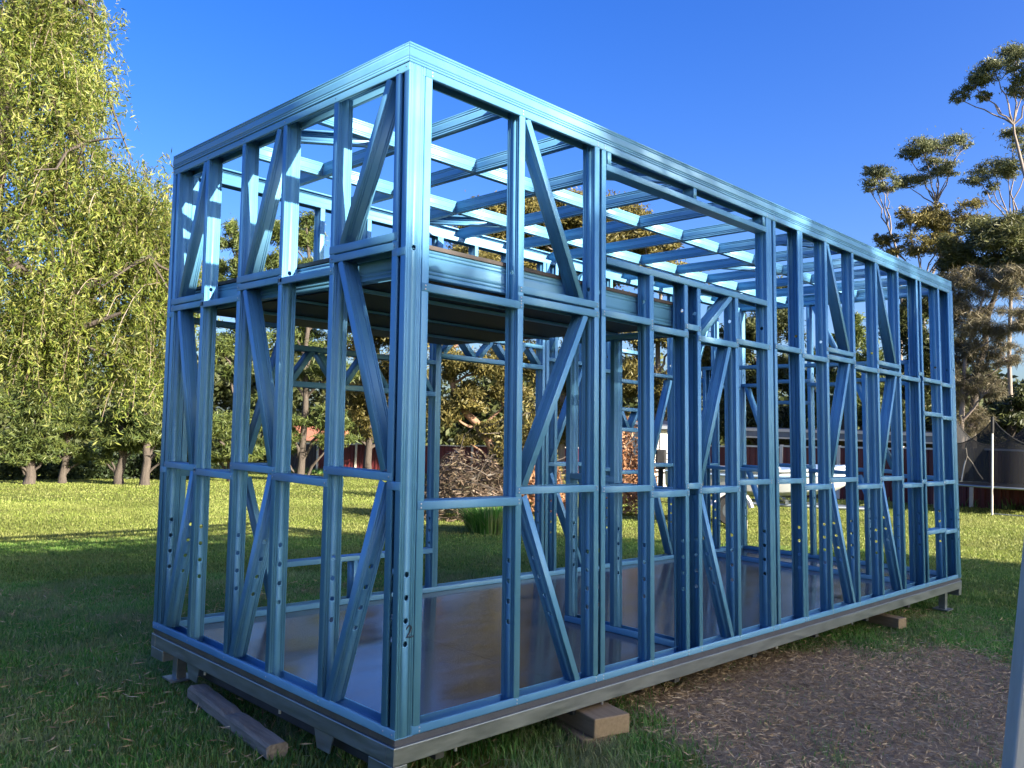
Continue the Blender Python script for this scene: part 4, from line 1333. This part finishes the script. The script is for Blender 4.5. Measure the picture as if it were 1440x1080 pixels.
# ------------------------------------------------------------------ carport, shed and house beyond the fence
def carport():
    a, b = gpt(1040, 33.5), gpt(1345, 31.5)
    root = empty('carport', a, 'low grey-blue steel roof on posts just above the right-hand fence', 'carport')
    t = b - a
    root.rotation_euler = (0, 0, math.atan2(t.y, t.x))
    L_ = t.xy.length
    zf = 1.66 - a.z + .3
    zf = at(1100, 611, 33).z - a.z
    mb = MB()
    mb.box(-.3, L_, 0, 4.5, zf + .16, zf + .24)
    mb.build('roof', GREYROOF, root)
    mb = MB()
    mb.box(-.3, L_, -.06, -.002, zf - .10, zf + .2)
    mb.build('fascia', GREYROOF, root)
    mb = MB()
    mb.box(-.3, L_, -.10, -.062, zf + .1, zf + .2)
    mb.box(-.3, L_, -.05, .0, zf - .16, zf - .102)
    mb.build('gutter', CREAM, root)
    for i in range(4):
        x = .1 + i * (L_ - .5) / 3
        mb = MB()
        mb.box(x - .05, x + .05, .1, .2, -.3, zf + .155)
        mb.build('post', DARKSTEEL, root)
    mb = MB()
    mb.box(-.3, L_, 4.4, 4.5, -.3, zf + .155)
    mb.build('back_wall', DARKFENCE, root)
carport()
def shed():
    a = gpt(945, 29.0)
    root = empty('garden_shed', a, 'cream boarded shed glimpsed between the studs left of the boat', 'shed', rz=math.radians(-38))
    mb = MB()
    n = 11
    for i in range(n):
        mb = MB()
        mb.box(-1.1, 1.1, 0 + (.0 if i % 2 else .004), 1.8, -.1 + i * .2, -.1 + i * .2 + .19)
        mb.build('board', WEATHERB, root)
    mb = MB()
    mb.prism([(-.25, 2.12), (2.05, 2.35), (2.05, 2.45), (-.25, 2.22)], -1.25, 1.25, lambda p, q, r: (r, p, q))
    mb.build('roof', GREYROOF, root)
    mb = MB()
    mb.box(-.4, .4, -.03, -.002, 0, 1.9)
    mb.build('door', WHITE, root)
shed()
def cottage():
    a = gpt(440, 62)
    root = empty('house', a, 'cream house with terracotta tiled roof far behind the back left fence', 'house', rz=math.radians(-40))
    mb = MB()
    mb.box(-1.7, 1.7, 0, 7, -1, 1.75)
    mb.build('wall', WEATHERB, root)
    mb = MB()
    mb.prism([(-.6, 1.75), (7.6, 1.75), (3.5, 2.75)], -2.0, 2.0, lambda p, q, r: (r, p, q))
    mb.build('roof', TILE, root)
    for x in (-.85, .85):
        mb = MB()
        mb.box(x - .7, x + .7, -.06, -.003, .5, 1.6)
        wn = mb.build('window', WHITE, root)
        mb = MB()
        mb.box(x - .62, x + .62, -.075, -.062, .58, 1.52)
        mb.build('pane', GLASS, wn)
cottage()

# ------------------------------------------------------------------ brush pile, shrubs and grass clump behind the frame
def heap(name, label, cat, u, d, rx, ry, rz, n, m, ln, wd, seed, flat=.45):
    rng = np.random.default_rng(seed)
    c = gpt(u, d)
    root = empty(name, c, label, cat)
    th = rng.uniform(0, 2 * math.pi, n)
    rr = np.sqrt(rng.uniform(0, 1, n))
    hgt = rz * (1 - rr ** 2) ** .6 * (1 + .3 * np.sin(3 * th + seed))
    z = hgt * rng.uniform(.1, 1, n) ** .5
    p = np.stack([rx * rr * np.cos(th), ry * rr * np.sin(th), z], 1)
    dv = unit(rng.normal(size=(n, 3)) * np.array([1, 1, flat]))
    sc = rng.uniform(.5, 1.6, n)
    v, q = leaf_geo(rng, p, dv, ln * sc, wd * sc)
    np_mesh('twig' if 'brush' in name else 'foliage', v, q, m, root, kind='stuff' if 'brush' in name else None)
    mb = MB()
    for _ in range(60):
        i = rng.integers(0, n)
        e = p[i] + unit(rng.normal(size=(1, 3)) * np.array([1, 1, .5]))[0] * rng.uniform(.4, 1.1)
        e[2] = max(e[2], .02)
        mb.tube(wiggle(rng, p[i], e, 3, .1), [.018, .014, .01, .005], 4, caps=False)
    mb.build('branch', BARK, root)
    return root
heap('brush_pile', 'heap of dry grey-brown cut branches by the back fence', 'brush pile', 655, 17.0, 1.25, 1.1, 1.1, 11000, BRUSHL, .15, .022, 3)
heap('dead_shrub', 'orange-brown dead bush right of the branch heap', 'shrub', 752, 18.0, .75, .7, 1.25, 4200, DRYL, .11, .04, 4, 1)
heap('dead_shrub', 'tall rusty dead bush glimpsed past the inner studs', 'shrub', 885, 19.0, .7, .7, 1.7, 4200, DRYL, .11, .04, 5, 1)
heap('green_shrub', 'green leafy shrub growing up behind the dead bush', 'shrub', 740, 22.0, 1.2, 1.0, 2.2, 7000, GUML, .14, .05, 6, 1)
def clump():
    rng = np.random.default_rng(9)
    c = gpt(698, 14.0)
    root = empty('grass_clump', c, 'tall tuft of long green grass in front of the branch heap', 'grass clump')
    n = 1500
    th = rng.uniform(0, 2 * math.pi, n)
    rr = .45 * np.sqrt(rng.uniform(0, 1, n))
    p0 = np.stack([rr * np.cos(th), rr * np.sin(th), np.zeros(n)], 1)
    lean_ = np.stack([np.cos(th), np.sin(th)], 1) * rng.uniform(.05, .35, (n, 1))
    h = rng.uniform(.25, .55, n)
    p1 = p0.copy()
    p1[:, :2] += lean_ * .4
    p1[:, 2] = h * .65
    p2 = p0.copy()
    p2[:, :2] += lean_
    p2[:, 2] = h * .9
    s = np.stack([-np.sin(th), np.cos(th), np.zeros(n)], 1) * .009
    v = np.stack([p0 - s, p0 + s, p1 + s, p1 - s, p2, p2 + s * .1], 1).reshape(-1, 3)
    b = np.arange(n)[:, None] * 6
    q = np.concatenate([b + [0, 1, 2, 3], b + [3, 2, 5, 4]])
    np_mesh('blade', v, q, GRASSL, root, kind='stuff')
clump()

# ------------------------------------------------------------------ grass and straw
def blades(name, m, pts, h, wd, nb, seed, spread, bend=.5):
    """tufts of nb bent blades at pts"""
    rng = np.random.default_rng(seed)
    P = np.repeat(pts, nb, 0)
    n = len(P)
    P = P + np.concatenate([rng.normal(0, spread, (n, 2)), np.zeros((n, 1))], 1)
    th = rng.uniform(0, 2 * math.pi, n)
    hh = np.repeat(h, nb) * rng.uniform(.45, 1.25, n)
    ln = hh * bend * rng.uniform(.3, 1.4, n)
    dx = np.stack([np.cos(th), np.sin(th), np.zeros(n)], 1)
    sx = np.stack([-np.sin(th), np.cos(th), np.zeros(n)], 1) * (wd * rng.uniform(.6, 1.3, n))[:, None]
    up = np.array([0, 0, 1.0])
    p1 = P + dx * (ln * .35)[:, None] + up * (hh * .6)[:, None]
    p2 = P + dx * ln[:, None] + up * hh[:, None]
    P = P - up * .015
    v = np.stack([P - sx, P + sx, p1 + sx * .7, p1 - sx * .7, p2], 1).reshape(-1, 3)
    b = np.arange(n)[:, None] * 5
    me = bpy.data.meshes.new(name)
    quads = (b + [0, 1, 2, 3])
    tris = (b + [3, 2, 4])
    loops = np.concatenate([quads.ravel(), tris.ravel()]).astype(np.int32)
    starts = np.concatenate([np.arange(n) * 4, 4 * n + np.arange(n) * 3]).astype(np.int32)
    me.vertices.add(len(v))
    me.vertices.foreach_set('co', v.astype(np.float32).ravel())
    me.loops.add(len(loops))
    me.loops.foreach_set('vertex_index', loops)
    me.polygons.add(2 * n)
    me.polygons.foreach_set('loop_start', starts)
    me.update(calc_edges=True)
    me.materials.append(m)
    o = bpy.data.objects.new(name, me)
    COL.objects.link(o)
    o['kind'] = 'stuff'
    return o

def scatter(rng, n, r0, r1, a0, a1):
    """points in a sector in front of the camera (photo columns a0..a1)"""
    r = np.sqrt(rng.uniform(r0 * r0, r1 * r1, n))
    u = rng.uniform(a0, a1, n)
    dx = CR.x * (u - 720) / FPX + CF.x
    dy = CR.y * (u - 720) / FPX + CF.y
    L_ = np.hypot(dx, dy)
    x = CP.x + dx / L_ * r
    y = CP.y + dy / L_ * r
    z = gz(x, y) + 0.018 * np.sin(x * 0.9 + 0.4 * np.sin(y)) * np.cos(y * 0.8) - 0.01
    return x, y, z

def lawn():
    rng = np.random.default_rng(101)
    # near lawn
    x, y, z = scatter(rng, 80000, 2.2, 9.5, -150, 1600)
    under = (x > .35) & (x < LX - .3) & (y > .5) & (y < WY - .3)
    dirt = dirt_amount(x + rng.normal(0, .13, len(x)), y + rng.normal(0, .13, len(x)))
    bare = (np.sin(x * 2.3 + 1.7 * np.sin(y * 1.9)) * np.sin(y * 2.7 + 1.1 * np.sin(x * 2.1)) > .55)
    keep = ~(under & (rng.random(len(x)) < .8)) & ~(dirt & (rng.random(len(x)) < np.where(np.sin(x * 4.3 + np.sin(y * 3)) * np.sin(y * 5.1) > .6, .75, .96))) & ~(bare & (rng.random(len(x)) < .5))
    x, y, z = x[keep], y[keep], z[keep]
    tall = 0.030 + 0.024 * (np.sin(x * 1.3 + 2) * np.sin(y * 1.7 + 1) > 0.1) * rng.random(len(x))
    edge = (np.abs(y) < .5) & (x > .6) & (x < 2.2)
    tall = np.where(edge, tall * 1.9, tall)
    blades('grass', GRASSL, np.stack([x, y, z], 1), tall, .0034, 6, 1, .04, .8)
    x, y, z = scatter(rng, 26000, 9.3, 13.5, -120, 1560)
    blades('grass', MIDL, np.stack([x, y, z], 1), np.full(len(x), .032), .006, 5, 6, .05, .8)
    x, y, z = scatter(rng, 40000, 13, 22, -120, 1560)
    blades('grass', LAWNL, np.stack([x, y, z], 1), np.full(len(x), .032), .007, 4, 2, .05, .8)
    x, y, z = scatter(rng, 52000, 22, 46, -120, 1560)
    blades('grass', LAWNL, np.stack([x, y, z], 1), np.full(len(x), .036), .014, 3, 3, .08, .8)
    # longer grass along the fence feet
    for (u0, d0, u1, d1, n) in ((960, 30.2, 1560, 26, 2600), (395, 43.6, 830, 41.6, 1800)):
        t = rng.random(n)
        P = np.array([gpt(u0 + (u1 - u0) * q, d0 + (d1 - d0) * q - abs(rng.normal(0, .25))) for q in t])
        blades('grass', GRASSL, P, rng.uniform(.12, .3, n), .014, 4, 4, .06, .5)
    # straw lying on the bare patch
    n = 62000
    x = rng.uniform(1.2, 6.0, n)
    y = rng.uniform(-3.0, 1.3, n)
    k = dirt_amount(x + rng.normal(0, .12, n), y + rng.normal(0, .12, n)) | (rng.random(n) < .05)
    x, y = x[k], y[k]
    z = 0.018 * np.sin(x * 0.9 + 0.4 * np.sin(y)) * np.cos(y * 0.8) + rng.uniform(.004, .028, len(x))
    dv = unit(rng.normal(size=(len(x), 3)) * np.array([1, 1, .28]))
    sc = rng.uniform(.5, 1.6, len(x))
    v, q = leaf_geo(rng, np.stack([x, y, z], 1), dv, .036 * sc, .0042 * sc)
    np_mesh('straw', v, q, STRAWL, kind='stuff')
    # sparse dry clippings over the near lawn
    x, y, z = scatter(rng, 9000, 2.4, 9, -100, 1560)
    dv = unit(rng.normal(size=(len(x), 3)) * np.array([1, 1, .35]))
    sc = rng.uniform(.5, 1.5, len(x))
    v, q = leaf_geo(rng, np.stack([x, y, z + rng.uniform(.01, .04, len(x))], 1), dv, .06 * sc, .005 * sc)
    np_mesh('straw', v, q, STRAWL, kind='stuff')
lawn()
